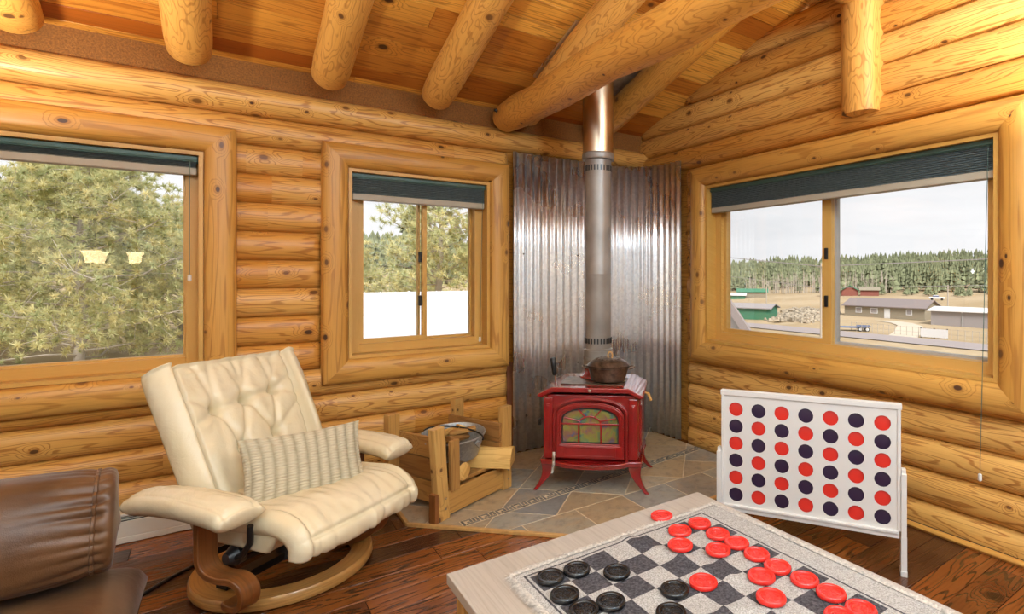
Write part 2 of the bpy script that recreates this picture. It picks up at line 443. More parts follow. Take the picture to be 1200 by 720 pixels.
M['extgreen'] = plain('green_siding', (.05, .19, .11, 1), .7)
M['extred'] = plain('red_siding', (.24, .08, .06, 1), .8)
M['extgrey'] = plain('grey_siding', (.29, .265, .265, 1), .8)
M['exttan'] = plain('tan_siding', (.26, .225, .165, 1), .8)
M['extroof'] = plain('shingle_roof', (.21, .175, .17, 1), .9)
M['extblue'] = plain('blue_paint', (.10, .14, .25, 1), .6)
M['rubble'] = plain('rubble_stone', (.38, .32, .24, 1), .9, nscale=2, namt=.3)
def lampglass():
    t = NT('lit_lamp_glass')
    e = t.n('ShaderNodeEmission'); e.inputs[0].default_value = (1, .78, .42, 1); e.inputs[1].default_value = 24
    t.l(e.outputs[0], t.out.inputs[0]); return t.m
M['lampglass'] = lampglass()
M['bronze'] = plain('bronze', (.10, .06, .035, 1), .4, .9)
M['vinyl'] = plain('grey_vinyl', (.42, .40, .37, 1), .5)
M['bounce_plaster'] = plain('white_bounce_plaster', (.80, .80, .79, 1), .8)  # white finish made up for unseen walls, bounces neutral light
LAMP_E = (84, 62, 32, 44, 12); UP_E = (28, 48, 120); SUN_E = 5.0; SKY_E = 1.0; EXPO = 0.15
# ------------------------------------------------------------------ the room shell
D, W, XL, YF = 3.64, 2.87, -3.2, -3.2
RIDGE_Y, EAVE_Y = 1.65, 3.72
def ceil_z(y):
    return 2.47 + .3 * (3.69 - y) if y >= RIDGE_Y else 2.47 + .3 * (3.69 - RIDGE_Y) - .1 * (RIDGE_Y - y)

def log_piece(mb, a0, a1, z0, z1, zlo, zhi, place, bulge, tint, off, endcap=(0, 0), col=0):
    """half-round log between a0..a1 along the wall, course z0..z1 clipped to zlo..zhi; place(a, out, z)"""
    zlo = max(zlo, z0); zhi = min(zhi, z1)
    if zhi - zlo < .004 or a1 - a0 < .01: return
    zc = (z0 + z1) / 2; h = (z1 - z0) / 2
    nz = 9; na = max(2, int((a1 - a0) / .12))
    al = [a0 + (a1 - a0) * i / na for i in range(na + 1)]
    if endcap[0]: al = [a0, a0 + .012, a0 + .03, a0 + .055] + [a for a in al if a > a0 + .08]
    if endcap[1]: al = [a for a in al if a < a1 - .08] + [a1 - .055, a1 - .03, a1 - .012, a1]
    vs = []; wc = []
    for a in al:
        sc = 1.0
        if endcap[0]: sc = min(sc, math.sqrt(max(0, 1 - (1 - min(1, (a - a0) / .06)) ** 2)))
        if endcap[1]: sc = min(sc, math.sqrt(max(0, 1 - (1 - min(1, (a1 - a) / .06)) ** 2)))
        for j in range(nz + 1):
            q = -1 + 2 * j / nz; q = math.sin(q * PI / 2)
            z = min(max(zc + q * h, zlo), zhi); q2 = (z - zc) / h
            wob = .006 * mnoise.noise((a * .9 + off[0], off[1], q2))
            o = (bulge + wob) * (max(0, 1 - abs(q2) ** 2.5 * .985)) ** .5 * sc
            vs.append(place(a, o, z)); wc.append((a + off[0], math.asin(max(-1, min(1, q2))) * h * 1.25 + off[1], 0))
    fs = []
    n1 = nz + 1
    for i in range(len(al) - 1):
        for j in range(nz):
            fs.append((i * n1 + j, (i + 1) * n1 + j, (i + 1) * n1 + j + 1, i * n1 + j + 1))
    mb.add(vs, fs, wc, tint)

def wall_back():
    mb = MB()
    place = lambda a, o, z: Vector((a, D + .055 - o, z))
    opens = [(-1.92, -.086, .787, 1.947), (.607, 1.502, .787, 1.947)]
    k = 0; z1 = 2.348
    seams = {2: [.10, .37], 1: [1.25], 3: [.22], 4: [.2], 6: [.2], 9: [.35], 11: [.55], 12: [-.25, 1.0], 10: [-.2]}
    while z1 > -.02:
        z0 = z1 - .1608
        bul = .058 + rnd.uniform(-.006, .006)
        if k == 0: bul = .10
        if k == 1: bul = .075
        end = 1.66 if z1 < 2.19 else 2.93
        xs = [XL] + sorted(seams.get(k, [])) + [end]
        for i in range(len(xs) - 1):
            a0, a1 = xs[i], xs[i + 1]
            tint = rnd.uniform(.1, .9); off = (rnd.uniform(0, 50), rnd.uniform(0, 50))
            cuts = [a0]
            for o in opens:
                if z1 > o[2] and z0 < o[3]:
                    for e in (o[0], o[1]):
                        if a0 < e < a1: cuts.append(e)
            cuts.append(a1)
            for c0, c1 in zip(cuts, cuts[1:]):
                mid = (c0 + c1) / 2
                op = [o for o in opens if o[0] < mid < o[1] and z1 > o[2] and z0 < o[3]]
                cap = (0, 1 if (c1 == end and end < 2) else 0)
                if op:
                    log_piece(mb, c0, c1, z0, z1, z0, op[0][2], place, bul, tint, off)
                    log_piece(mb, c0, c1, z0, z1, op[0][3], z1, place, bul, tint, off)
                else:
                    e0, e1 = c0, c1
                    # logs between the two windows taper before the right-hand casing
                    if abs(c1 - .607) < .01 and z1 < 1.6 and z0 > .7:
                        e1 = .475; cap = (0, 1)
                        mb.box((.55, D + .045, (z0 + z1) / 2), (.16, .02, .158), axis=0, tint=.95)
                    log_piece(mb, e0, e1, z0, z1, z0, z1, place, bul, tint, off, cap)
        z1 = z0; k += 1
    # solid wall behind the logs, with the two openings
    Y = D + .13
    def solid(x0, x1, z0, z1): mb.box(((x0 + x1) / 2, Y, (z0 + z1) / 2), (x1 - x0, .16, z1 - z0), tint=.9)
    solid(XL - .2, opens[0][0], -.1, 2.55); solid(opens[0][1], opens[1][0], -.1, 2.55); solid(opens[1][1], W + .3, -.1, 2.55)
    for o in opens:
        solid(o[0], o[1], -.1, o[2]); solid(o[0], o[1], o[3], 2.55)
    struct(mb.build('wall_back', M['log'], smooth=50))
    b = MB(); b.box(((XL + W) / 2, D + .035, 2.43), (W - XL + .02, .035, .2), tint=.5)
    struct(b.build('trim_1', M['blocking'], smooth=0), 'textured brown board closing the gap above the top log')
    b = MB(); b.box((1.70, D + .043, .33), (.09, .015, .66))
    struct(b.build('trim_2', M['redgap'], smooth=0), 'dark red stained backing beside the metal sheet')

def wall_right():
    mb = MB()
    place = lambda a, o, z: Vector((W + .055 - o, a, z))
    op = (.985, 2.86, .80, 1.955)
    k = -1
    while True:
        z0 = .131 + .1657 * k; z1 = z0 + .1657
        if z0 > 3.06: break
        ymax = 3.75
        if z0 > 2.42: ymax = min(ymax, 3.69 - (z0 + .02 - 2.47) / .3)
        ymin = YF if z0 < 2.5 else max(YF, RIDGE_Y - (3.082 - z0) / .1)
        tint = rnd.uniform(.0, .75); off = (rnd.uniform(0, 50), rnd.uniform(0, 50))
        bul = .062 + rnd.uniform(-.006, .010)
        cap = (0, 1) if z0 > 2.45 else (0, 0)
        if z1 < 2.19: ymax = 3.105; cap = (0, 1)
        if z1 > op[2] and z0 < op[3]:
            log_piece(mb, ymin, op[0], z0, z1, z0, z1, place, bul, tint, off)
            log_piece(mb, op[1], ymax, z0, z1, z0, z1, place, bul, tint, off, cap)
            log_piece(mb, op[0], op[1], z0, z1, z0, op[2], place, bul, tint, off)
            log_piece(mb, op[0], op[1], z0, z1, op[3], z1, place, bul, tint, off)
        else:
            log_piece(mb, ymin, ymax, z0, z1, z0, z1, place, bul, tint, off, cap)
        k += 1
    # faces of log_piece wind for the back wall; flip for this one
    mb.f = [f[::-1] for f in mb.f]
    X = W + .13
    def solid(y0, y1, z0, z1): mb.box((X, (y0 + y1) / 2, (z0 + z1) / 2), (.16, y1 - y0, z1 - z0), axis=1, tint=.7)
    solid(YF - .2, op[0], -.1, 2.5); solid(op[1], D + .2, -.1, 2.5); solid(op[0], op[1], -.1, op[2]); solid(op[0], op[1], op[3], 2.5)
    mb.add([(X - .08, 3.6, 2.5), (X - .08, RIDGE_Y, 3.07), (X - .08, YF, 2.6), (X - .08, YF, 2.5)], [(0, 1, 2, 3)], tint=.6)
    struct(mb.build('wall_right', M['log'], smooth=50))
    b = MB(); y0, y1 = YF, 2.2
    b.tube([(W - .012, y0, .012), (W - .012, y1, .012)], .016, 10, tint=.5)
    struct(b.build('baseboard_right', M['logtrim']), 'round wooden bead along the foot of the right wall')
    b = MB(); b.box((W + .01, (y0 + y1) / 2, .012), (.05, y1 - y0, .03))
    struct(b.build('trim_3', M['dark'], smooth=0), 'dark gap behind the floor bead')

def boxes_wall(name, X0, X1, Y0, Y1, opens, axis, ztop):
    """plain white walls out of view, with openings added to let daylight in"""
    mb = MB()
    along = [(X0, X1), (Y0, Y1)][axis]
    cuts = [along[0]]
    for o in opens: cuts += [o[0], o[1]]
    cuts.append(along[1])
    def put(a0, a1, z0, z1):
        if axis == 0: mb.box(((a0 + a1) / 2, (Y0 + Y1) / 2, (z0 + z1) / 2), (a1 - a0, Y1 - Y0, z1 - z0), axis=0)
        else: mb.box(((X0 + X1) / 2, (a0 + a1) / 2, (z0 + z1) / 2), (X1 - X0, a1 - a0, z1 - z0), axis=1)
    for i in range(0, len(cuts), 2): put(cuts[i], cuts[i + 1], -.1, ztop)
    for o in opens:
        if o[2] > 0: put(o[0], o[1], -.1, o[2])
        put(o[0], o[1], o[3], ztop)
    struct(mb.build(name, M['bounce_plaster'], smooth=0))

def floor_planks():
    mb = MB(); w = .138; y = YF - .1
    while y < D + .1:
        x = XL - .1 - rnd.uniform(0, 1.5)
        while x < W + .1:
            L = rnd.uniform(.7, 2.1)
            x1 = min(x + L, W + .15)
            if x1 > XL - .1:
                mb.box(((x + x1) / 2, y + w / 2, -.011), (x1 - x - .0025, w - .003, .022), axis=0)
            x = x1
            if x >= W + .1: break
        y += w
    struct(mb.build('floor', M['floor'], smooth=0, bevel=.0015, bseg=1))
    b = MB(); b.box(((XL + W) / 2, (YF + D) / 2, -.06), (W - XL + .6, D - YF + .6, .07))
    struct(b.build('trim_4', M['dark'], smooth=0), 'dark sub-floor under the planks')

def ceiling():
    mb = MB(); s = Vector((0, -1, .3)).normalized(); nrm = Vector((0, .3, 1)).normalized()
    R = Matrix((Vector((1, 0, 0)), s * -1, nrm)).transposed()
    L = (EAVE_Y - RIDGE_Y) * math.sqrt(1.09); w = .149; d = 0
    base = Vector((0, EAVE_Y, ceil_z(EAVE_Y)))
    while d < L:
        x = XL - .3 - rnd.uniform(0, 1.2)
        ww = w * rnd.choice((.75, 1, 1, 1.15))
        while x < W + .35:
            x1 = min(x + rnd.uniform(1.0, 3.2), W + .35)
            c = base + s * (d + ww / 2) + Vector(((x + x1) / 2, 0, 0)) + nrm * .011
            mb.box(c, (x1 - x - .002, ww - .004, .022), rot=R, axis=0)
            if x1 >= W + .35: break
            x = x1
        d += ww
    # solid roof deck above and the slope on the other side of the ridge
    for (ya, yb, k) in ((EAVE_Y + .1, RIDGE_Y, .05), (RIDGE_Y, YF - .1, .02)):
        a = Vector(((XL + W) / 2, ya, ceil_z(ya) + k)); b2 = Vector(((XL + W) / 2, yb, ceil_z(yb) + k))
        mb.beam(a, b2, W - XL + .8, .045, axis=1, tint=.4, mi=0 if k > .03 else 1)
    struct(mb.build('ceiling', [M['ceil'], M['bounce_plaster']], smooth=0, bevel=.002, bseg=1))

wall_back(); wall_right(); floor_planks(); ceiling()
boxes_wall('wall_left', XL - .15, XL, YF, D, [(-2.2, .2, .5, 2.1), (1.0, 2.8, .8, 1.95)], 1, 2.62)
boxes_wall('wall_front', XL, W, YF - .15, YF, [(-2.4, 1.6, .05, 2.15)], 0, 2.62)
def added_glazing(n, axis, pos, a0, a1, z0, z1):  # unseen windows, added to bring daylight into the room
    w = thing('window_%d' % n, '', 'window'); w['kind'] = 'structure'; del w['label']; del w['category']
    mb = MB(); nb = 3
    P = (lambda a, z: Vector((a, pos, z))) if axis == 0 else (lambda a, z: Vector((pos, a, z)))
    up = (0, 1, 0) if axis == 0 else (1, 0, 0)
    for z in (z0 + .03, z1 - .03): mb.beam(P(a0, z), P(a1, z), .06, .06)
    for i in range(nb + 1):
        a = a0 + .03 + (a1 - a0 - .06) * i / nb; mb.beam(P(a, z0 + .001), P(a, z1 - .001), .068, .068, up=up)
    mb.build('frame', M['winwood'], w, smooth=0)
    g = MB(); q = .004
    g.beam(P((a0 + a1) / 2, z0 + .03), P((a0 + a1) / 2, z1 - .03), a1 - a0 - .06, .006, up=up)
    g.build('glass', M['glass'], w, smooth=0)
added_glazing(4, 0, YF - .07, -2.4, 1.6, .05, 2.15)
added_glazing(5, 1, XL - .07, -2.2, .2, .5, 2.1)
added_glazing(6, 1, XL - .07, 1.0, 2.8, .8, 1.95)

# --- windows of the photograph ---------------------------------------------------
def window(n, fr, a0, a1, z0, z1, slider, lat):
    """fr(a, o, z): a along the wall, o outwards from the casing face, z up."""
    w = bpy.data.objects.new('window_%d' % n, None); COL.objects.link(w); w['kind'] = 'structure'
    cw = .145; T = .075
    # half-round log casing, mitred, one mesh per side
    def casing(name, p, q, inward):
        mb = MB(); prof = []
        for j in range(11):
            t_ = PI * j / 10
            prof.append((cw / 2 - cw / 2 * math.cos(t_), T * (math.sin(t_) ** .42)))   # (away from opening, rise)
        vs = []; wc = []; off = (rnd.uniform(0, 40), rnd.uniform(0, 40))
        L = ((q[0] - p[0]) ** 2 + (q[1] - p[1]) ** 2) ** .5
        dx, dz = (q[0] - p[0]) / L, (q[1] - p[1]) / L
        nx, nz = inward
        N = 14
        for i in range(N + 1):
            s_ = i / N
            for away, rise in prof:
                l = -away + s_ * (L + 2 * away)       # mitre
                wv = 1 + .05 * mnoise.noise((s_ * 3 + off[0], n, 0))
                vs.append(fr(p[0] + dx * l - nx * away, .065 - rise * wv, p[1] + dz * l - nz * away))
                wc.append((l + off[0], away * 1.5 + off[1], 0))
        m = len(prof); fs = []
        for i in range(N):
            for j in range(m - 1): fs.append((i * m + j, i * m + j + 1, (i + 1) * m + j + 1, (i + 1) * m + j))
        fs.append(tuple(range(m))); fs.append(tuple(N * m + j for j in range(m))[::-1])
        mb.add(vs, fs, wc, rnd.uniform(.2, .8))
        o = mb.build(name, M['logtrim'], w, smooth=50)
        import bmesh as _b
        bm = _b.new(); bm.from_mesh(o.data); _b.ops.recalc_face_normals(bm, faces=bm.faces); bm.to_mesh(o.data); bm.free()
    casing('casing', (a0, z1), (a1, z1), (0, -1)); casing('casing', (a0, z0), (a1, z0), (0, 1))
    casing('casing', (a0, z0), (a0, z1), (1, 0)); casing('casing', (a1, z0), (a1, z1), (-1, 0))
    ax = (fr(1, 0, 0) - fr(0, 0, 0)); ox = (fr(0, 1, 0) - fr(0, 0, 0))
    R = Matrix((ax, ox, Vector((0, 0, 1)))).transposed()
    def bar(mb, u0, u1, v0, v1, o0, o1, axis):
        mb.box(fr((u0 + u1) / 2, (o0 + o1) / 2, (v0 + v1) / 2), (u1 - u0, o1 - o0, v1 - v0), rot=R, axis=axis)
    mb = MB(); jo = .23; jt = .02
    bar(mb, a0, a0 + jt, z0, z1, .03, jo, 2); bar(mb, a1 - jt, a1, z0, z1, .03, jo, 2)
    bar(mb, a0 + jt, a1 - jt, z0, z0 + jt, .03, jo, 0); bar(mb, a0 + jt, a1 - jt, z1 - jt, z1, .03, jo, 0)
    mb.build('jamb', M['winwood'], w, smooth=0, bevel=.002)
    mb = MB(); f = .055; o0, o1 = .12, .22
    b0, b1, c0, c1 = a0 + jt, a1 - jt, z0 + jt, z1 - jt
    bar(mb, b0, b0 + f, c0, c1, o0, o1, 2); bar(mb, b1 - f, b1, c0, c1, o0, o1, 2)
    bar(mb, b0 + f, b1 - f, c0, c0 + f, o0, o1, 0); bar(mb, b0 + f, b1 - f, c1 - f, c1, o0, o1, 0)
    mb.build('frame', M['winwood'], w, smooth=0, bevel=.003)
    b0 += f; b1 -= f; c0 += f; c1 -= f
    def sash(u0, u1, oo, t_, stile=None, mt='winwood'):
        mb = MB(); oo1 = oo + .035
        st = stile or t_
        bar(mb, u0, u0 + st, c0, c1, oo, oo1, 2); bar(mb, u1 - t_, u1, c0, c1, oo, oo1, 2)
        bar(mb, u0 + st, u1 - t_, c0, c0 + t_, oo, oo1, 0); bar(mb, u0 + st, u1 - t_, c1 - t_, c1, oo, oo1, 0)
        s_ = mb.build('sash', M[mt], w, smooth=0, bevel=.003)
        g = MB(); bar(g, u0 + st * .7, u1 - t_ * .7, c0 + t_ * .7, c1 - t_ * .7, oo + .014, oo + .02, 0)
        g.build('pane', M['glass'], s_, smooth=0)
        return s_
    if slider:
        mid, hw = slider
        lo, hi = (b0, mid + hw), (mid - hw * .2, b1)
        if lat < 0:                                            # wall running along -a in the picture
            s1 = sash(mid - hw * .4, b1, .145, .028, 1.4 * hw); s2 = sash(b0, mid - hw * .35, .185, .014, None, 'vinyl')
        else:
            s1 = sash(b0, mid + hw, .145, .028); s2 = sash(mid - hw * .4, b1, .185, .014, None)
        h = MB()
        for zz in (.55, .26):
            zc = c0 + (c1 - c0) * zz
            h.box(fr(mid - .012 * lat, .138, zc), (.02, .016, .07), rot=R)
        h.build('latch', M['iron'], w, smooth=0, bevel=.004)
    else:
        sash(b0, b1, .15, .012)
    return w
YB = D - .05
fb = lambda a, o, z: Vector((a, YB + o, z))
XR = W - .05
frr = lambda a, o, z: Vector((XR + o, a, z))
window(1, fb, -1.92, -.086, .787, 1.947, None, 1)
window(2, fb, .607, 1.502, .79, 1.945, (1.068, .034), 1)
window(3, frr, .985, 2.862, .803, 1.953, (1.925, .045), -1)

# --- cellular shades -------------------------------------------------------------
def blind(name, label, fr, a0, a1, ztop, drop, nfold, cords):
    w = thing(name, label, 'window shade', fr((a0 + a1) / 2, .09, ztop), group='cellular window shades')
    base = w.location.copy()
    ax = (fr(1, 0, 0) - fr(0, 0, 0)); ox = (fr(0, 1, 0) - fr(0, 0, 0)); R = Matrix((ax, ox, Vector((0, 0, 1)))).transposed()
    L = a1 - a0
    def bx(mb, c, size): mb.box(R @ Vector(c), size, rot=R)
    mb = MB(); bx(mb, (0, 0, -.016), (L, .06, .032)); bx(mb, (0, -.034, -.022), (L, .006, .008)); mb.build('headrail', M['shaderail'], w, smooth=0, bevel=.003)
    # pleated fabric
    vs = []; fs = []; n = nfold * 2
    h0, h1 = -.032, -drop + .035
    for i in range(n + 1):
        z = h0 + (h1 - h0) * i / n; o = .028 if i % 2 else .018
        for sg in (-1, 1):
            for x in (-L / 2 + .006, L / 2 - .006): vs.append(R @ Vector((x, o * sg, z)))
    for i in range(n):
        a = i * 4; fs += [(a, a + 1, a + 5, a + 4)[::-1], (a + 2, a + 6, a + 7, a + 3)[::-1], (a, a + 4, a + 6, a + 2)[::-1], (a + 1, a + 3, a + 7, a + 5)[::-1]]
    mb = MB(); mb.add(vs, fs); mb.build('pleated_fabric', M['shadefab'], w, smooth=0)
    mb = MB(); bx(mb, (0, 0, -drop + .021), (L - .008, .05, .042)); mb.build('bottom_rail', M['shadetan'], w, smooth=0, bevel=.006)
    for (da, zend, tz) in cords:
        mb = MB(); p = R @ Vector((da, -.033, -.03)); q = R @ Vector((da, tz, zend - ztop))
        mid_ = [p, p.lerp(q, .3) + R @ Vector((0, 0, 0)), p.lerp(q, .7), q]
        mb.tube(mid_, .0016, 6); c = mb.build('pull_cord', M['shaderail'], w)
        mb = MB(); mb.lathe([(.003, .0), (.008, -.004), (.009, -.03), (.004, -.036)][::-1], 12, q); mb.build('tassel', M['white'], c)
    return w
blind('cellular_shade', 'wide slate coloured shade raised to the top of the picture window on the left', fb, -1.895, -.11, 1.925, .10, 5, [(.86, 1.30, -.06)])
blind('cellular_shade', 'narrow slate shade raised at the top of the sliding window behind the recliner', fb, .63, 1.48, 1.925, .165, 9, [(.405, .86, .02)])
blind('cellular_shade', 'slate shade hanging over the big window facing the field on the right wall', frr, 1.008, 2.84, 1.935, .185, 11, [(-.888, .39, -.125)])

# --- beams ------------------------------------------------------------------------
def rafter(x, label):
    mb = MB(); pts = []; rad = []
    y = 3.50
    for i in range(16):
        yy = y - (y - 1.70) * i / 15
        pts.append((x + .006 * mnoise.noise((x, yy, 1)), yy, ceil_z(yy) - .098)); rad.append(.098 + .006 * mnoise.noise((x * 3, yy * 2, 5)))
    rad[0] *= .93
    mb.tube(pts, rad, 22)
    o = mb.build('rafter', M['rafter'], smooth=45, bevel=.012)
    tag(o, label, 'beam', 'peeled log rafters'); o['kind'] = 'thing'
rafter(-.735, 'short stub of peeled log rafter at the far left end of the ceiling')
rafter(-.138, 'peeled log rafter just left of the inner edge of the picture window')
rafter(.488, 'peeled log rafter over the left casing of the narrow window')
rafter(1.09, 'peeled log rafter over the middle of the narrow sliding window')
rafter(1.72, 'peeled log rafter mostly hidden behind the thick cross beam')
rafter(2.345, 'peeled log rafter just right of the stove pipe, next to the gable wall')
mb = MB(); pts = [(1.6 + .01 * math.sin(i), 3.60 - i * .26, 2.40 + .006 * math.sin(i * 1.7)) for i in range(18)]
mb.tube(pts, [.095] + [.108 + .004 * math.sin(i * 2.1) for i in range(1, 18)], 28)
tie = tag(mb.build('tie_beam', M['rafter'], smooth=45, bevel=.02, bseg=3), 'thick peeled log cross beam passing in front of the stove pipe', 'beam'); tie['kind'] = 'thing'
b = MB(); b.lathe([(.014, 0), (.014, .006), (.009, .012), (.009, .02)], 6, (1.49, 3.47, 2.41), rot=Matrix.Rotation(-PI / 2, 3, 'Y')); b.build('bolt', M['iron'], tie)
mb = MB(); mb.tube([(W + .1, RIDGE_Y, 2.93), (1.5, RIDGE_Y, 2.93), (0, RIDGE_Y, 2.93), (XL, RIDGE_Y, 2.93)], .14, 24)
o = tag(mb.build('ridge_beam', M['rafter'], smooth=45), 'big round ridge log carried by the half log post on the gable wall', 'beam'); o['kind'] = 'thing'
# half-round post on the gable wall
mb = MB(); poly = [(-.1, -.05)] + [(-.1 * math.cos(PI * j / 14), .055 + .075 * math.sin(PI * j / 14) ** .9) for j in range(0, 15)] + [(.1, -.05)]
n = len(poly); vs = []; wc = []; N = 8
for i in range(N + 1):
    z = 2.19 + (2.83 - 2.19) * i / N
    for a, o_ in poly: vs.append((W + .02 - o_, 1.648 - a, z)); wc.append((z + 7, math.atan2(o_, a) * .12 + 3, 0))
fs = [(i * n + j, (i + 1) * n + j, (i + 1) * n + j + 1, i * n + j + 1) for i in range(N) for j in range(n - 1)]
fs.append(tuple(range(n))); fs.append(tuple(N * n + j for j in range(n))[::-1])
fs = fs + [(i * n + n - 1, (i + 1) * n + n - 1, (i + 1) * n, i * n) for i in range(N)]
mb.add(vs, fs, wc, .2); o = mb.build('support_post', M['rafter'], smooth=45)
import bmesh
def renorm(o):
    bm = bmesh.new(); bm.from_mesh(o.data); bmesh.ops.recalc_face_normals(bm, faces=bm.faces); bm.to_mesh(o.data); bm.free()
renorm(o); tag(o, 'half round log post fixed upright to the gable wall above the window', 'post'); o['kind'] = 'thing'

# --- hearth of slate tiles --------------------------------------------------------
def clip(poly, a, b, c):
    """keep the part of poly where a*x+b*y>=c"""
    out = []
    for i in range(len(poly)):
        p, q = poly[i - 1], poly[i]; dp, dq = a * p[0] + b * p[1] - c, a * q[0] + b * q[1] - c
        if (dp >= 0) != (dq >= 0):
            t_ = dp / (dp - dq); out.append((p[0] + (q[0] - p[0]) * t_, p[1] + (q[1] - p[1]) * t_))
        if dq >= 0: out.append(q)
    return out
hearth = thing('hearth', 'slate tiled hearth corner under the red stove, edged with an oak strip', 'hearth', (0, 0, 0))
HX, HD, HY, H0 = .765, 3.688, 2.22, .004
base = MB(); outline = [(HX, 3.62), (HX, HD - HX), (HD - HY, HY), (2.85, HY), (2.85, 3.62)]
def slabpoly(mb, poly, z0, z1, tint, off=(0, 0)):
    n = len(poly)
    ar = sum(poly[i - 1][0] * poly[i][1] - poly[i][0] * poly[i - 1][1] for i in range(n))
    if ar < 0: poly = poly[::-1]
    vs = [(x, y, z0) for x, y in poly] + [(x, y, z1) for x, y in poly]
    wc = [(v_[0] + off[0], v_[1] + off[1], v_[2]) for v_ in vs]
    fs = [tuple(range(n))[::-1], tuple(range(n, 2 * n))] + [(i, (i + 1) % n, (i + 1) % n + n, i + n) for i in range(n)]
    mb.add(vs, fs, wc, tint)
slabpoly(base, outline, 0, .0105, .5); base.build('grout_bed', M['grout'], hearth, smooth=0)
tiles = MB(); g = .0035; S = .322
def add_tile(poly):
    for (a, b_, c) in ((1, 0, HX + g), (1, 1, HD + g * 1.5), (-1, 0, -2.85 + g), (0, -1, -3.62)):
        poly = clip(poly, a, b_, c)
        if len(poly) < 3: return
    slabpoly(tiles, poly, .004, .0125, rnd.random(), (rnd.uniform(0, 30), rnd.uniform(0, 30)))
for i in range(-2, 9):                                   # front strip, square to the room
    x0 = 1.233 + (i - 1) * .3175
    p = [(x0 + g, HY + g), (x0 + .3175 - g, HY + g), (x0 + .3175 - g, 2.555 - g), (x0 + g, 2.555 - g)]
    add_tile(p)
r2 = math.sqrt(.5)
for i in range(-12, 16):                                 # diagonal field behind it
    for j in range(-4, 26):
        s0 = -1.122 / math.sqrt(2) + i * S; t0 = 3.986 / math.sqrt(2) + (j - 10) * S
        q = [(s0 + g, t0 + g), (s0 + S - g, t0 + g), (s0 + S - g, t0 + S - g), (s0 + g, t0 + S - g)]
        p = [((s + t_) * r2, (t_ - s) * r2) for s, t_ in q]
        p = clip(p, 0, 1, 2.555 + g)
        if len(p) >= 3: add_tile(p)
tiles.build('tiles', M['slate'], hearth, smooth=0, bevel=.0015, bseg=1)
# greek key band: little stone pieces in pale grout
key = MB(); gb = MB()
def band(x, v_):
    y = 2.742 + .092 * (x - .9) + v_; return (x, y)
slabpoly(gb, [band(.985, -.036), band(2.84, -.036), band(2.84, .036), band(.985, .036)], .0128, .0134, .5)
gb.build('band_grout', M['grout'], hearth, smooth=0)
x = .99; per = .098
while x < 2.78:
    for (u0, u1, v0, v1) in ((0, .012, -.030, .030), (.016, .055, .018, .030), (.043, .055, -.012, .015), (.026, .040, -.012, 0), (.016, .092, -.030, -.018), (.060, .092, .018, .030), (.060, .072, -.012, .015), (.078, .092, -.012, .012)):
        slabpoly(key, [band(x + u0, v0), band(x + u1, v0), band(x + u1, v1), band(x + u0, v1)], .0130, .0150, rnd.random())
    x += per
key.build('key_pattern', M['glasstile'], hearth, smooth=0)
ed = MB()
for (p, q) in (((HX, 3.58), (HX, HD - HX)), ((HX, HD - HX), (HD - HY, HY)), ((HD - HY, HY), (2.84, HY))):
    ed.beam((p[0], p[1], .009), (q[0], q[1], .009), .02, .018)
ed.build('edge_strip', M['oaktrim'], hearth, smooth=0, bevel=.003)

# --- corrugated metal wrapped round the corner -------------------------------------
def corrugated():
    path = []
    X0, X1, Yw = 1.675, 2.50, D - .01
    Xw = W - .005; Yend = 3.13; R_ = Xw - X1
    # straight along the back wall, quarter bend, straight along the right wall
    segs = []
    L1 = X1 - X0
    n = 0; pts = []
    s = 0; ds = .0055
    arc = R_ * PI / 2; Ytop = Yw - R_; L3 = max(0, Ytop - Yend)
    tot = L1 + arc + L3
    while s <= tot:
        if s < L1: p = Vector((X0 + s, Yw, 0)); nn = Vector((0, -1, 0))
        elif s < L1 + arc:
            a = (s - L1) / R_; p = Vector((X1 + R_ * math.sin(a), Yw - R_ + R_ * math.cos(a), 0)); nn = Vector((-math.sin(a), -math.cos(a), 0))
        else: p = Vector((Xw, Ytop - (s - L1 - arc), 0)); nn = Vector((-1, 0, 0))
        pts.append(p + nn * (.012 + .0115 * math.sin(2 * PI * s / .064))); s += ds
    mb = MB(); vs = []; fs = []
    zs = [.018, .8, 1.5, 2.185]
    for p in pts:
        for z in zs: vs.append((p.x, p.y, z))
    m = len(zs)
    for i in range(len(pts) - 1):
        for j in range(m - 1): fs.append((i * m + j, (i + 1) * m + j, (i + 1) * m + j + 1, i * m + j + 1))
    mb.add(vs, fs)
    o = mb.build('heat_shield', M['galv'], smooth=60)
    so = o.modifiers.new('sol', 'SOLIDIFY'); so.thickness = .0012; so.offset = 1
    tag(o, 'curved corrugated galvanised sheet in the corner behind the stove', 'metal sheet')
    for (i, z) in ((14, .62), (14, 1.45), (98, .62), (98, 1.45)):
        b = MB(); p = pts[i]; b.lathe([(.006, 0), (.005, .004), (.002, .006)], 8, (p.x, p.y - .003, z), rot=Matrix.Rotation(PI / 2, 3, 'X'))
        b.build('screw', M['iron'], o)
corrugated()
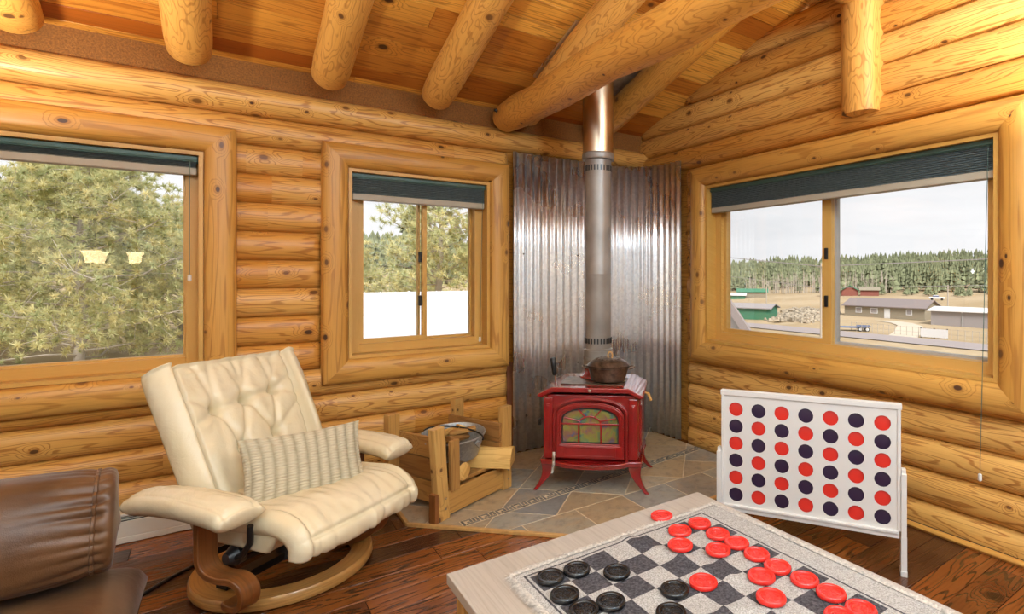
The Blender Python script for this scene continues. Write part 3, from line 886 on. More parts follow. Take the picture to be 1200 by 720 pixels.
# ------------------------------------------------------------------ red cast-iron stove
def arch(w, z0, zs, zt, n=14):
    """outline of an arched opening, counter-clockwise seen from the front"""
    p = [(-w, z0), (w, z0), (w, zs)]
    for j in range(1, n):
        a = PI * j / n; p.append((w * math.cos(a), zs + (zt - zs) * math.sin(a) ** .8))
    p.append((-w, zs)); return p
def ring_prism(mb, outer, inner, d0, d1, sh=(0, 0)):
    """frame between two outlines with the same vertex count; y from d0 (front) to d1"""
    n = len(outer); vs = []
    for pl, y in ((outer, d0), (inner, d0), (outer, d1), (inner, d1)):
        vs += [(x + sh[0], y, z) for x, z in pl]
    fs = []
    for i in range(n):
        j = (i + 1) % n
        fs += [(i, j, n + j, n + i), (i, 2 * n + i, 2 * n + j, j), (n + i, n + j, 3 * n + j, 3 * n + i), (2 * n + i, 3 * n + i, 3 * n + j, 2 * n + j)]
    mb.add(vs, fs)
STX, STY, STR = 1.755, 2.715, -math.radians(42)
def stove():
    r = thing('wood_stove', 'red enamelled wood stove on four splayed legs in the corner', 'stove', (STX, STY, .0125), STR)
    E_ = M['enamel']
    dep = .43
    body = MB()
    # octagonal plan: shallow chamfer on the front corners
    plan = [(-.285, .03), (-.262, 0), (.262, 0), (.285, .03), (.285, dep - .03), (.25, dep), (-.25, dep), (-.285, dep - .03)]
    def ext(mb, plan, z0, z1, sc0=1.0, sc1=1.0):
        n = len(plan); cy = dep / 2
        vs = [(x * sc0, cy + (y - cy) * sc0, z0) for x, y in plan] + [(x * sc1, cy + (y - cy) * sc1, z1) for x, y in plan]
        mb.add(vs, [tuple(range(n))[::-1], tuple(range(n, 2 * n))] + [(i, (i + 1) % n, (i + 1) % n + n, i + n) for i in range(n)])
    ext(body, plan, .19, .572)
    body.build('body', E_, r, smooth=30, bevel=.006)
    # side panels in relief
    for sx in (-1, 1):
        sp = MB()
        for (y0, y1) in ((.05, .205), (.225, .385)):
            sp.box((sx * .288, (y0 + y1) / 2, .38), (.012, y1 - y0, .31))
            sp.box((sx * .294, (y0 + y1) / 2, .38), (.008, y1 - y0 - .05, .25))
        sp.build('side_panel', E_, r, smooth=0, bevel=.004)
    # front corner columns with a sunk flute
    for sx in (-1, 1):
        c = MB()
        c.box((sx * .254, -.008, .375), (.052, .02, .36))
        c.build('corner_column', E_, r, smooth=0, bevel=.004)
        c = MB(); c.box((sx * .254, -.017, .375), (.026, .006, .29)); c.box((sx * .254, -.019, .375), (.016, .006, .27)); c.build('flute', E_, r, smooth=0, bevel=.002)
    # arched surround, door frame, door
    s = MB()
    ring_prism(s, arch(.226, .186, .452, .561), arch(.207, .186, .445, .543), -.022, .0)
    ring_prism(s, arch(.222, .186, .450, .556), arch(.214, .186, .447, .549), -.028, -.02)
    s.build('arched_surround', E_, r, smooth=40, bevel=.002)
    door = MB()
    ring_prism(door, arch(.203, .200, .440, .536), arch(.170, .292, .425, .503), -.034, -.004)
    ring_prism(door, arch(.196, .206, .438, .528), arch(.180, .284, .430, .513), -.041, -.03)
    d = door.build('door', E_, r, smooth=40, bevel=.003)
    p = MB()
    o_ = [(-.155, .216), (.155, .216), (.155, .276), (-.155, .276)]; i_ = [(-.146, .225), (.146, .225), (.146, .267), (-.146, .267)]
    ring_prism(p, o_, i_, -.045, -.03); p.box((0, -.034, .246), (.29, .006, .042))
    p.build('lower_panel', E_, d, smooth=0, bevel=.0015)
    g = MB(); g.prism(arch(.172, .290, .425, .505), .006); g.v = [(x, y - .022, z) for x, y, z in g.v]
    g.build('glass', M['stoveglass'], d, smooth=0)
    m = MB()
    def mun(a, b, w=.010): m.beam((a[0], -.031, a[1]), (b[0], -.031, b[1]), .012, w, up=(b[1] - a[1], 0, -(b[0] - a[0])))
    mun((-.17, .408), (-.066, .408)); mun((.17, .408), (.066, .408)); mun((-.066, .408), (.066, .408))
    mun((-.066, .292), (-.066, .408)); mun((.066, .292), (.066, .408))
    arcp = [(.066 * math.cos(PI * j / 8), .408 + .045 * math.sin(PI * j / 8)) for j in range(9)]
    for a, b in zip(arcp, arcp[1:]): mun(a, b, .009)
    for k in (1, 2.9, 5.1, 7):
        a = PI * k / 8; q = (.066 * math.cos(a), .408 + .045 * math.sin(a)); e = (.165 * math.cos(a), .408 + .095 * math.sin(a)); mun(q, e, .008)
    m.build('tracery', E_, d, smooth=0, bevel=.002)
    gasket = MB(); ring_prism(gasket, arch(.173, .289, .426, .506), arch(.163, .299, .42, .494), -.0275, -.02)
    gasket.build('gasket', M['black'], d, smooth=40)
    # bowed ash lip and bottom plate
    bt = MB(); pl = [(-.305, .0), (-.305, -.02)]
    for j in range(13):
        u = -1 + 2 * j / 12; pl.append((u * .235, -.028 - .075 * (1 - u * u) ** .7))
    pl += [(.305, -.02), (.305, dep + .01), (-.305, dep + .01)]
    n = len(pl)
    bt.add([(x, y, .155) for x, y in [(x * .97, y * .9 + .002) for x, y in pl]] + [(x, y, .188) for x, y in pl], [tuple(range(n))[::-1], tuple(range(n, 2 * n))] + [(i, (i + 1) % n, (i + 1) % n + n, i + n) for i in range(n)])
    o = bt.build('ash_lip', E_, r, smooth=40, bevel=.006)
    renorm(o)
    # lid: trapezoid profile run front to back, moulded edge
    def lid_part(name, mat, prof, y0, y1, bev=.004):
        q = MB(); q.prism(prof, y1 - y0); q.v = [(x, y + y0, z) for x, y, z in q.v]
        o = q.build(name, mat, r, smooth=30, bevel=bev); renorm(o); return o
    lid_part('lid', E_, [(-.318, .566), (-.29, .560), (-.232, .592), (.232, .592), (.29, .560), (.318, .566), (.312, .578), (.228, .620), (-.228, .620), (-.312, .578)], -.035, dep + .01)
    lid_part('lid_moulding', E_, [(-.298, .553), (-.225, .588), (.225, .588), (.298, .553), (.292, .573), (.22, .602), (-.22, .602), (-.292, .573)], -.022, dep - .005, .003)
    q = MB()
    pl = [(-.20, .02)] ; pl = [(.205 * math.cos(a) * 1.0, .17 + .135 * math.sin(a)) for a in [2 * PI * j / 36 for j in range(36)]]
    pl = [(max(-.2, min(.2, x * 1.25)), max(.05, min(.29, .17 + (y - .17) * 1.25))) for x, y in pl]
    n = 36; q.add([(x, y, .618) for x, y in pl] + [(x, y, .626) for x, y in pl], [tuple(range(n))[::-1], tuple(range(n, 2 * n))] + [(i, (i + 1) % n, (i + 1) % n + n, i + n) for i in range(n)])
    q.build('griddle_plate', M['castiron'], r, smooth=40, bevel=.003)
    q = MB(); q.lathe([(.009, 0), (.011, .004), (.008, .012), (.003, .015)], 12, (0.0, -.036, .604), rot=Matrix.Rotation(PI / 2, 3, 'X'))
    q.build('damper_button', M['steel'], r)
    # flue outlet
    q = MB(); q.lathe([(.135, .60), (.13, .635), (.105, .65), (.095, .665), (.095, .69)], 28, (0, .33, 0)); q.build('flue_collar', E_, r)
    for sx in (-1, 1):
        for fy in (0, 1):
            lg = MB(); y = .03 if fy == 0 else dep - .03; N = 9; vs = []; fs = []; 
            dy = -.028 if fy == 0 else .028
            for i in range(N):
                t_ = i / (N - 1); z = .165 * (1 - t_); k = t_ ** 1.6
                cx = sx * (.262 + .075 * k - .012 * math.sin(t_ * PI)); cy = y + dy * k * 1.4; hw = .034 * (1 - t_) ** 1.3 + .011; hd = .018 * (1 - t_) + .010
                if t_ > .93: hw *= 1.15
                vs += [(cx - hw, cy - hd, z), (cx + hw, cy - hd, z), (cx + hw, cy + hd, z), (cx - hw, cy + hd, z)]
            for i in range(N - 1):
                for j in range(4): fs.append((i * 4 + j, (i + 1) * 4 + j, (i + 1) * 4 + (j + 1) % 4, i * 4 + (j + 1) % 4))
            fs += [(0, 1, 2, 3), ((N - 1) * 4 + 3, (N - 1) * 4 + 2, (N - 1) * 4 + 1, (N - 1) * 4)]
            lg.add(vs, fs); o = lg.build('leg', E_, r, smooth=50, bevel=.005); renorm(o)
    # handles
    h = MB(); h.beam((-.212, -.045, .245), (-.212, -.05, .165), .016, .018); h.beam((-.210, -.052, .19), (-.222, -.056, .118), .012, .014)
    h.lathe([(.013, 0), (.013, .014), (.008, .02)], 12, (-.212, -.03, .225), rot=Matrix.Rotation(PI / 2, 3, 'X')); h.build('door_handle', M['steel'], r, smooth=30, bevel=.003)
    h = MB(); h.tube([(-.287, .10, .40), (-.325, .10, .40), (-.335, .10, .39), (-.335, .10, .36)], [.005, .005, .008, .009], 8); h.build('air_lever', M['iron'], r)
    h = MB(); h.tube([(-.245, .16, .612), (-.25, .155, .66), (-.252, .15, .665)], .006, 8)
    gh = h.build('griddle_handle', M['steel'], r); h = MB(); h.tube([(-.252, .15, .665), (-.262, .146, .76)], [.014, .018], 10, dome=.5); h.build('grip', M['iron'], gh)
    h = MB(); h.tube([(.30, .16, .565), (.335, .145, .555), (.352, .138, .515)], [.006, .010, .009], 8); h.build('damper_handle', M['lightpost'], r)
    return r
ST = stove()
# ash / soot pipe: three telescoping lengths
px, py = 1.963, 2.948
pipe = thing('stove_pipe', 'round metal stove pipe rising from the red stove to the ceiling', 'pipe', (px, py, .70))
q = MB(); q.lathe([(.092, 0), (.092, .05), (.0955, .052), (.0955, .068), (.092, .07), (.092, .11), (.096, .112), (.096, .12), (.083, .122), (.083, .60), (.0845, .602), (.0845, .606), (.0835, .61), (.0835, 1.26)], 40)
lower = q.build('lower_pipe', M['pipe'], pipe, smooth=20)
q = MB(); q.lathe([(.085, 1.24), (.085, 1.34), (.101, 1.342), (.104, 1.35), (.104, 1.375), (.099, 1.385)], 40); q.build('collar', M['pipe'], pipe, smooth=20)
q = MB(); q.lathe([(.099, 1.37), (.099, 2.02)], 40); q.build('upper_pipe', M['pipebright'], pipe)
for (z, rr, n) in ((.085, .0925, 26), (1.285, .0855, 26)):
    q = MB()
    for j in range(n):
        a = 2 * PI * j / n; q.box((rr * math.cos(a), rr * math.sin(a), z + (.045 if z < 1 else 0)), (.004, .009, .035), rot=Matrix.Rotation(a, 3, 'Z'))
    if z < 1:
        q.v = [(x * .087 / .0925, y * .087 / .0925, zz + .045) for x, y, zz in q.v]
    q.build('vent_slots', M['black'], pipe, smooth=0)
q = MB(); q.v = []; 
nrm = Vector((0, .3, 1)).normalized(); sl = Vector((0, -1, .3)).normalized()
Rp = Matrix((Vector((1, 0, 0)), sl * -1, nrm)).transposed()
q.box((0, 0, ceil_z(py) - .012 - .70), (.66, .56, .014), rot=Rp)
q.build('ceiling_plate', M['galv'], pipe, smooth=0)

# dutch oven standing on the griddle
C, S_ = math.cos(STR), math.sin(STR)
def stv(x, y, z): return Vector((STX + C * x - S_ * y, STY + S_ * x + C * y, z + .0125))
dk = thing('dutch_oven', 'dark cast iron pot with domed lid standing on the red stove', 'pot', stv(.085, .16, .627), STR)
q = MB(); q.lathe([(.0, .0), (.092, 0), (.104, .006), (.122, .07), (.128, .088), (.132, .09), (.132, .096)], 36, sy=.85); q.build('pot', M['castiron'], dk)
q = MB(); q.lathe([(.133, .095), (.135, .10), (.124, .108), (.118, .118), (.085, .136), (.05, .142), (0, .145)], 36, sy=.85)
lid = q.build('lid', M['castiron'], dk)
q = MB()
for j in range(16):
    a = 2 * PI * j / 16; q.lathe([(.013, 0), (.010, .006), (.003, .009)], 8, (.07 * math.cos(a), .06 * math.sin(a), .134))
q.build('lid_relief', M['castiron'], lid)
q = MB(); q.tube([(.012 + .014 * math.cos(a), 0, .158 + .022 * math.sin(a)) for a in [PI * 2 * j / 16 - PI / 2 for j in range(17)]], .005, 8); q.build('lid_loop', M['oaktrim'], lid)
for sx in (-1, 1):
    q = MB(); q.tube([(sx * .128, -.03, .084), (sx * .155, -.026, .088), (sx * .162, 0, .09), (sx * .155, .026, .088), (sx * .128, .03, .084)], .007, 8); q.build('handle', M['castiron'], dk)

# ------------------------------------------------------------------ firewood rack
e1 = Vector((.91, .41, 0)).normalized(); RZ = math.atan2(e1.y, e1.x)
rk = thing('firewood_rack', 'rough plank firewood rack with bolted posts beside the recliner', 'rack', (.925, 2.868, .0125), RZ)
PW, PD, PH = .485, .40, .495
for (x, y, h, lean) in ((0, 0, .49, .04), (PW, 0, .495, 0.0), (0, PD, .505, 0), (PW, PD, .50, 0)):
    q = MB(); q.beam((x, y, 0), (x - lean, y, h), .072, .045, up=(0, 1, 0))
    po = q.build('post', M['lightpost'], rk, smooth=0, bevel=.003)
    if y == 0:
        for z in (.06, .115):
            b = MB(); b.lathe([(.007, 0), (.006, .004), (.002, .006)], 8, (x + .002, -.024, z), rot=Matrix.Rotation(PI / 2, 3, 'X'))
            b.build('bolt', M['steel'], po)
for sx, x in ((-1, -.048), (1, PW + .048)):
    xx = .045 if sx < 0 else PW - .045
    for (z0, z1) in ((.05, .165), (.172, .285), (.292, .40)):
        q = MB(); q.beam((xx, -.005 if sx > 0 else .03, (z0 + z1) / 2), (xx, PD + .02, (z0 + z1) / 2), .022, z1 - z0, axis=0)
        q.build('side_plank', M['rustic'], rk, smooth=0, bevel=.002)
q = MB(); q.beam((.03, -.002, .075), (PW - .03, -.002, .075), .022, .125); q.build('front_board', M['lightpost'], rk, smooth=0, bevel=.003)
for yy in (.09, .23, .37):
    q = MB(); q.beam((.05, yy, .148), (PW - .05, yy, .148), .13, .02); q.build('shelf_board', M['rustic'], rk, smooth=0, bevel=.002)
q = MB(); q.beam((.075, -.012, .13), (.07, -.012, .40), .06, .022, up=(0, 1, 0)); q.build('upright_slat', M['rustic'], rk, smooth=0, bevel=.002)
q = MB(); q.beam((-.052, .0, 0), (-.052, .0, .15), .03, .045, up=(0, 1, 0)); q.build('foot_block', M['teak'], rk, smooth=0, bevel=.002)
RM = Matrix.Rotation(RZ, 3, 'Z')
def rkp(x, y, z): return Vector((.925, 2.868, .0125)) + RM @ Vector((x, y, z))
# split log: wedge section
def wedge(name, label, c, L, sect, rz, tilt=0):
    q = MB(); n = len(sect); N = 7; vs = []; wc = []
    for i in range(N + 1):
        x = -L / 2 + L * i / N
        for k, (y, z) in enumerate(sect):
            w_ = .006 * mnoise.noise((x * 9, k * 3.1, 1)); vs.append((x, y + w_, z + w_)); wc.append((x + 4, k * .03 + z, 0))
    fs = [(i * n + j, i * n + (j + 1) % n, (i + 1) * n + (j + 1) % n, (i + 1) * n + j) for i in range(N) for j in range(n)]
    fs += [tuple(range(n))[::-1], tuple(N * n + j for j in range(n))]
    q.add(vs, fs, wc, .3, 0)
    o = q.build(name, M['firewood'], smooth=35, bevel=.003); renorm(o)
    o.location = c; o.rotation_euler = (0, tilt, rz); tag(o, label, 'firewood'); return o
wedge('split_log', 'large pale split log sticking out of the front of the rack', rkp(.385, .085, .212), .36, [(-.075, -.052), (.07, -.052), (.088, -.02), (.06, .04), (-.02, .055), (-.07, .0)], RZ - 1.05, .03)
q = MB(); q.tube([(0, 0, 0), (.02, .30, .0)], .05, 14, tint=.2)
o = q.build('round_log', [M['bark'], M['firewood']], smooth=45, bevel=.004); o.data.polygons.foreach_set('material_index', [1 if len(p.vertices) > 6 else 0 for p in o.data.polygons])
o.location = rkp(.145, -.01, .208); o.rotation_euler = (0, 0, RZ + .1); tag(o, 'small round log with pale cut end lying under the metal tub', 'firewood')
# zinc tub
tub = thing('metal_tub', 'galvanised metal tub of kindling set in the firewood rack', 'tub', rkp(.235, .175, .235), RZ + .1)
tub.rotation_euler = (math.radians(4), math.radians(-2), RZ)
q = MB(); q.lathe([(0, 0), (.145, 0), (.155, .006), (.19, .125), (.197, .130), (.197, .136), (.190, .138), (.186, .132), (.152, .012), (.0, .010)], 40, sy=.86)
q.build('basin', M['tub'], tub)
for sx in (-1, 1):
    q = MB(); q.box((sx * .186, 0, .105), (.008, .05, .05), rot=Matrix.Rotation(PI / 4, 3, 'X')); q.lathe([(.008, 0), (.006, .006)], 8, (sx * .19, 0, .105), rot=Matrix.Rotation(sx * PI / 2, 3, 'Y'))
    q.v = [tuple(Matrix.Rotation(-PI / 2 + .25, 3, 'Z') @ Vector(p)) for p in q.v]
    q.v = [(x, y * .87, z) for x, y, z in q.v]; q.build('ear', M['tub'], tub, smooth=0, bevel=.002)
q = MB(); pts = [Matrix.Rotation(-PI / 2 + .25, 3, 'Z') @ Vector((.192 * math.cos(a), .06 * math.sin(a) + .0, .125 + .10 * math.sin(a) * 0 + .028 * math.sin(a))) for a in [PI * j / 14 for j in range(15)]]
q.tube(pts, .005, 8); q.build('bail_handle', M['iron'], tub)
for i, (x, y, z, L, a, t_) in enumerate(((-.03, .02, .10, .17, .5, .12), (.05, -.03, .095, .15, -.7, -.1), (.02, .05, .085, .18, .1, .05), (-.06, -.04, .075, .14, 1.2, .1), (.09, .03, .10, .10, 1.0, .2), (.0, -.01, .06, .19, -.2, .0), (-.08, .03, .062, .12, 2.0, .0))):
    q = MB(); q.box((0, 0, 0), (L, .028 + .008 * (i % 3), .022), tint=i / 7)
    o = q.build('kindling', [M['firewood'], M['rustic']][i % 2], smooth=0, bevel=.003)
    o.location = tub.location + RM @ Vector((x, y, z + .045)); o.rotation_euler = (.1 * i, t_, RZ + a)
    tag(o, 'stick of kindling lying in the metal tub', 'kindling', 'kindling in the metal tub')

# ------------------------------------------------------------------ soft slabs (cushions)
def slab(fn, nu, nv, name, mat, parent, tint=.5, wcf=None, smooth=180):
    """closed cushion; fn(u in -1..1, v in 0..1, side +1 / -1)"""
    mb = MB()
    A = [[fn(-1 + 2 * i / nu, j / nv, 1) for i in range(nu + 1)] for j in range(nv + 1)]
    B = [[fn(-1 + 2 * i / nu, j / nv, -1) for i in range(nu + 1)] for j in range(nv + 1)]
    vs = [p for r_ in A for p in r_] + [p for r_ in B for p in r_]
    n1 = nu + 1; off = n1 * (nv + 1); fs = []
    for j in range(nv):
        for i in range(nu):
            a = j * n1 + i; fs.append((a, a + 1, a + n1 + 1, a + n1)); fs.append((off + a, off + a + n1, off + a + n1 + 1, off + a + 1))
    for i in range(nu):
        fs.append((i, off + i, off + i + 1, i + 1)); a = nv * n1 + i; fs.append((a, a + 1, off + a + 1, off + a))
    for j in range(nv):
        a = j * n1; fs.append((a, a + n1, off + a + n1, off + a)); a += nu; fs.append((a, off + a, off + a + n1, a + n1))
    wc = None
    if wcf:
        wc = [wcf(-1 + 2 * i / nu, j / nv) for j in range(nv + 1) for i in range(nu + 1)] * 2
    mb.add(vs, fs, wc, tint)
    o = mb.build(name, mat, parent, smooth=smooth)
    bm = bmesh.new(); bm.from_mesh(o.data); bmesh.ops.remove_doubles(bm, verts=bm.verts, dist=.0004); bmesh.ops.recalc_face_normals(bm, faces=bm.faces); bm.to_mesh(o.data); bm.free()
    return o
def spline(pts, t_):
    """Catmull-Rom through 2-D/3-D points, t in 0..1; returns point and tangent"""
    n = len(pts) - 1; x = min(max(t_, 0), 1) * n; i = min(int(x), n - 1); f = x - i
    P = [Vector(pts[max(0, i - 1)]), Vector(pts[i]), Vector(pts[i + 1]), Vector(pts[min(n, i + 2)])]
    c = lambda g: .5 * ((2 * P[1]) + (P[2] - P[0]) * g + (2 * P[0] - 5 * P[1] + 4 * P[2] - P[3]) * g * g + (3 * P[1] - P[0] - 3 * P[2] + P[3]) * g ** 3)
    d = (c(min(1, f + .01)) - c(max(0, f - .01))); return c(f), d.normalized()
def gs(x, w): return math.exp(-(x / w) ** 2)
def segd(p, a, b):
    p, a, b = Vector(p), Vector(a), Vector(b); ab = b - a; t_ = max(0, min(1, (p - a).dot(ab) / ab.dot(ab))); return (p - a - ab * t_).length

# ------------------------------------------------------------------ cream leather recliner
rc = thing('recliner', 'cream leather swivel recliner with round wooden base in front of the windows', 'armchair', (.25, 2.66, 0), math.radians(34))
Lm = M['cream']
# backrest: spine runs from the seat up; local forward is -y
BSP = [(.175, .33), (.205, .43), (.270, .575), (.345, .725), (.415, .845), (.452, .897)]
def back(u, v, s):
    (y, z), d = spline(BSP, v); nrm_ = Vector((-d[1], d[0]))   # towards the sitter
    hw = .288 + .026 * min(1, v * 1.3) + .012 * math.sin(v * PI)
    e = max(0, 1 - abs(u) ** 7) ** .5 * max(0, 1 - abs(2 * v - 1) ** 12) ** .5
    th = .055 * e
    x = u * hw
    o = th * s
    if s > 0:
        X, Z = x, v * .68
        wing = max(0, min(1, (abs(u) - .74) / .08)); wing = wing * wing * (3 - 2 * wing)
        o += .040 * wing * e
        o -= .030 * gs(abs(u) - .74 - .05 * (v - .5) ** 2, .020) * e
        but = [(-.13, .40), (.0, .415), (.135, .43), (-.07, .25), (.085, .27)]
        for b in but: o -= .030 * gs(((X - b[0]) ** 2 + (Z - b[1]) ** 2) ** .5, .028)
        for a_, b_ in ((0, 1), (1, 2), (0, 3), (1, 3), (1, 4), (2, 4)):
            o -= .012 * gs(segd((X, Z), but[a_], but[b_]), .011)
        for b, tx in ((but[0], -.10), (but[1], .0), (but[2], .12), (but[0], -.17), (but[1], .06), (but[2], .19), (but[1], -.05)):
            o -= .008 * gs(segd((X, Z), b, (tx, .64)), .012)
        for b, q_ in ((but[0], (-.22, .36)), (but[2], (.23, .47)), (but[0], (-.22, .45)), (but[4], (.22, .36)), (but[2], (.23, .40)), (but[3], (-.12, .05)), (but[4], (.05, .05))):
            o -= .008 * gs(segd((X, Z), b, q_), .012)
        o += (.007 * mnoise.noise((X * 24, Z * 6, 2)) + .004 * mnoise.noise((X * 9, Z * 30, 6))) * e + .006 * e
        if v > .88: o += .022 * gs(v - .955, .03)
    p = Vector((y, z)) + nrm_ * o
    return Vector((x, p[0], p[1]))
# nrm_ must point to -y
def back_fix(u, v, s):
    p = back(u, v, s); return p
slab(back_fix, 96, 90, 'backrest', Lm, rc)
SSP = [(.22, .385), (.05, .375), (-.12, .385), (-.235, .392), (-.305, .372), (-.338, .335), (-.330, .297)]
def seat(u, v, s):
    (y, z), d = spline(SSP, v); nrm_ = Vector((d[1], -d[0]))
    if nrm_[1] < 0 and v < .5: nrm_ = -nrm_
    e = max(0, 1 - abs(u) ** 8) ** .5 * max(0, 1 - abs(2 * v - 1) ** 14) ** .5
    o = .05 * e * s; hw = .305
    if s > 0:
        roll = max(0, min(1, (abs(u) - .80) / .06)); o += .012 * roll * e
        o -= .016 * gs(abs(u) - .80, .02) * e
        o -= .015 * gs(v - .80, .02) * e * (1 if abs(u) < .8 else .3)
        o += .009 * mnoise.noise((u * 9, v * 5, 4)) * e - .011 * gs(math.sin(u * 9 + 2 * mnoise.noise((u * 3, v * 3, 9))), .25) * max(0, v - .35) * e
    p = Vector((y, z)) + nrm_ * o
    return Vector((u * hw, p[0] - .02 * (1 - u * u) * max(0, v - .5) * 2, p[1] - .012 * (u * u) * 0))
slab(seat, 72, 80, 'seat', Lm, rc)
q = MB()
for sx in (-1, 1):
    q.prism([(-.20, .29), (.18, .29), (.24, .37), (-.26, .37)], .03, Matrix(((0, 1, 0), (1, 0, 0), (0, 0, 1))))
    q.v[-8:] = [(sx * (.275 + (p[0] - .015)), p[1], p[2]) for p in q.v[-8:]]
q.box((0, .0, .325), (.54, .40, .07))
o = q.build('seat_base', Lm, rc, smooth=0, bevel=.025, bseg=4); renorm(o)
ASP = [(.31, .455), (.20, .478), (.02, .487), (-.14, .478), (-.205, .458)]
for sx in (-1, 1):
    def arm(u, v, s, sx=sx):
        (y, z), d = spline(ASP, v); nrm_ = Vector((d[1], -d[0])); nrm_ = nrm_ if nrm_[1] > 0 else -nrm_
        hw = .082 * (1 - .25 * (1 - v) ** 2); e = max(0, 1 - abs(u) ** 3.5) ** .5 * max(0, 1 - abs(2 * v - 1) ** 7) ** .5
        o = (.038 if s > 0 else .048) * e * s
        if s > 0: o -= .012 * gs(abs(u) - .64, .06) * e; o -= .010 * gs(v - .90, .03) * e; o += .003 * mnoise.noise((u * 5, v * 14, sx)) * e; o += .008 * e * max(0, 1 - abs(u) / .6)
        return Vector((sx * .375 + u * hw + sx * .025 * (1 - v), y + nrm_[0] * o, z + nrm_[1] * o))
    a_ = slab(arm, 24, 48, 'armrest', Lm, rc)
    q = MB(); rim = []
    for k in range(41):
        t_ = 2 * PI * k / 40
        v = .5 + .47 * math.cos(t_); u = .88 * math.sin(t_); (y, z), d = spline(ASP, v); hw = .082 * (1 - .25 * (1 - v) ** 2)
        rim.append((sx * .375 + u * hw + sx * .025 * (1 - v), y, z + .006))
    q.tube(rim, .0055, 6, caps=False); q.build('piping', Lm, a_)
    # bent wooden side: down from the armrest, forward, and curled onto the ring
    path = [(.345, .03, .445), (.345, .03, .33), (.345, .025, .26), (.34, 0, .225), (.335, -.05, .213), (.328, -.11, .213), (.32, -.146, .19), (.312, -.148, .15), (.30, -.12, .11), (.28, -.06, .078), (.262, 0, .062), (.25, .04, .057)]
    N = 60; vs = []; wc = []
    for i in range(N + 1):
        P_, d = spline(path, i / N); nn = Vector((0, -d[2], d[1])).normalized(); w_ = .036; t_ = .0125
        for (a, b) in ((-w_, -t_), (w_, -t_), (w_, t_), (-w_, t_)):
            vs.append((sx * P_[0] + a, P_[1] + nn[1] * b, P_[2] + nn[2] * b)); wc.append((i * .014 + 9 * sx, a + b * 3, 0))
    fs = [(i * 4 + j, i * 4 + (j + 1) % 4, (i + 1) * 4 + (j + 1) % 4, (i + 1) * 4 + j) for i in range(N) for j in range(4)] + [(0, 3, 2, 1), (N * 4, N * 4 + 1, N * 4 + 2, N * 4 + 3)]
    q = MB(); q.add(vs, fs, wc, .4); o = q.build('bent_wood_leg', M['teak'], rc, smooth=50, bevel=.004); renorm(o)
    q = MB(); q.lathe([(.018, -.03), (.036, -.026), (.038, .0), (.03, .012), (.02, .03)], 18, (sx * .285, -.03, .26), rot=Matrix.Rotation(sx * PI / 2, 3, 'Y'))
    kb = q.build('tension_knob', M['black'], rc, smooth=35)
    q = MB(); q.tube([(sx * .29, -.03, .25), (sx * .295, -.09, .275), (sx * .30, -.135, .33), (sx * .31, -.15, .40)], .011, 8); q.build('curved_bracket', M['iron'], kb)
q = MB(); q.tube([(-.28, -.02, .225), (.28, -.02, .225)], .012, 8); q.tube([(-.28, .12, .23), (.28, .12, .23)], .012, 8); q.build('under_frame', M['iron'], rc)
# ring base
bc = Vector((.225, 2.82, 0)) - Vector((.25, 2.66, 0)); bc = Matrix.Rotation(-math.radians(34), 3, 'Z') @ bc
vs = []; wc = []; N = 72
prof = [(.258, .012), (.340, .012), (.345, .022), (.345, .046), (.338, .056), (.264, .056), (.257, .048)]
for j in range(N):
    a = 2 * PI * j / N
    for r_, z in prof: vs.append((bc.x + r_ * math.cos(a), bc.y + r_ * math.sin(a), z)); wc.append((j * .03, r_ + z, 0))
n = len(prof); fs = [(j * n + i, ((j + 1) % N) * n + i, ((j + 1) % N) * n + (i + 1) % n, j * n + (i + 1) % n) for j in range(N) for i in range(n)]
q = MB(); q.add(vs, fs, wc, .3); rg = q.build('ring_base', M['ringwood'], rc, smooth=40); renorm(rg)
for j in range(6):
    q = MB(); a = 2 * PI * j / 6 + .3; q.lathe([(.02, 0), (.022, .014)], 10, (bc.x + .30 * math.cos(a), bc.y + .30 * math.sin(a), 0))
    q.build('floor_pad', M['black'], rg)
q = MB(); q.box((bc.x, bc.y, .075), (.56, .06, .03)); q.lathe([(.05, .06), (.04, .10), (.035, .24)], 18, (bc.x, bc.y, 0)); q.build('swivel_column', M['iron'], rc)

# knitted cushion
pc = thing('cushion', 'oblong ribbed knit cushion leaning in the cream recliner', 'cushion', (.272, 2.600, .515), math.radians(6))
def pil(u, v, s):
    w2, h2 = .225, .140; vv = -1 + 2 * v
    e = (max(0, 1 - u * u) ** .45) * (max(0, 1 - vv * vv) ** .45)
    pin = 1 - .06 * (1 - abs(vv)) * 0
    x = u * w2 * (1 - .07 * (1 - vv * vv)); z = vv * h2 * (1 - .08 * (1 - u * u))
    rib = abs(math.sin(u * PI * 5.5)) ** .5; stp = abs(math.sin(vv * 37))
    o = (.068 * e + .008 * rib * (.55 + .45 * stp)) * s
    p = Vector((x, -o, z)); return Matrix.Rotation(math.radians(-24), 3, 'X') @ p
slab(pil, 150, 100, 'cover', M['knit'], pc, wcf=lambda u, v: (u * .22, v * .3, 0))

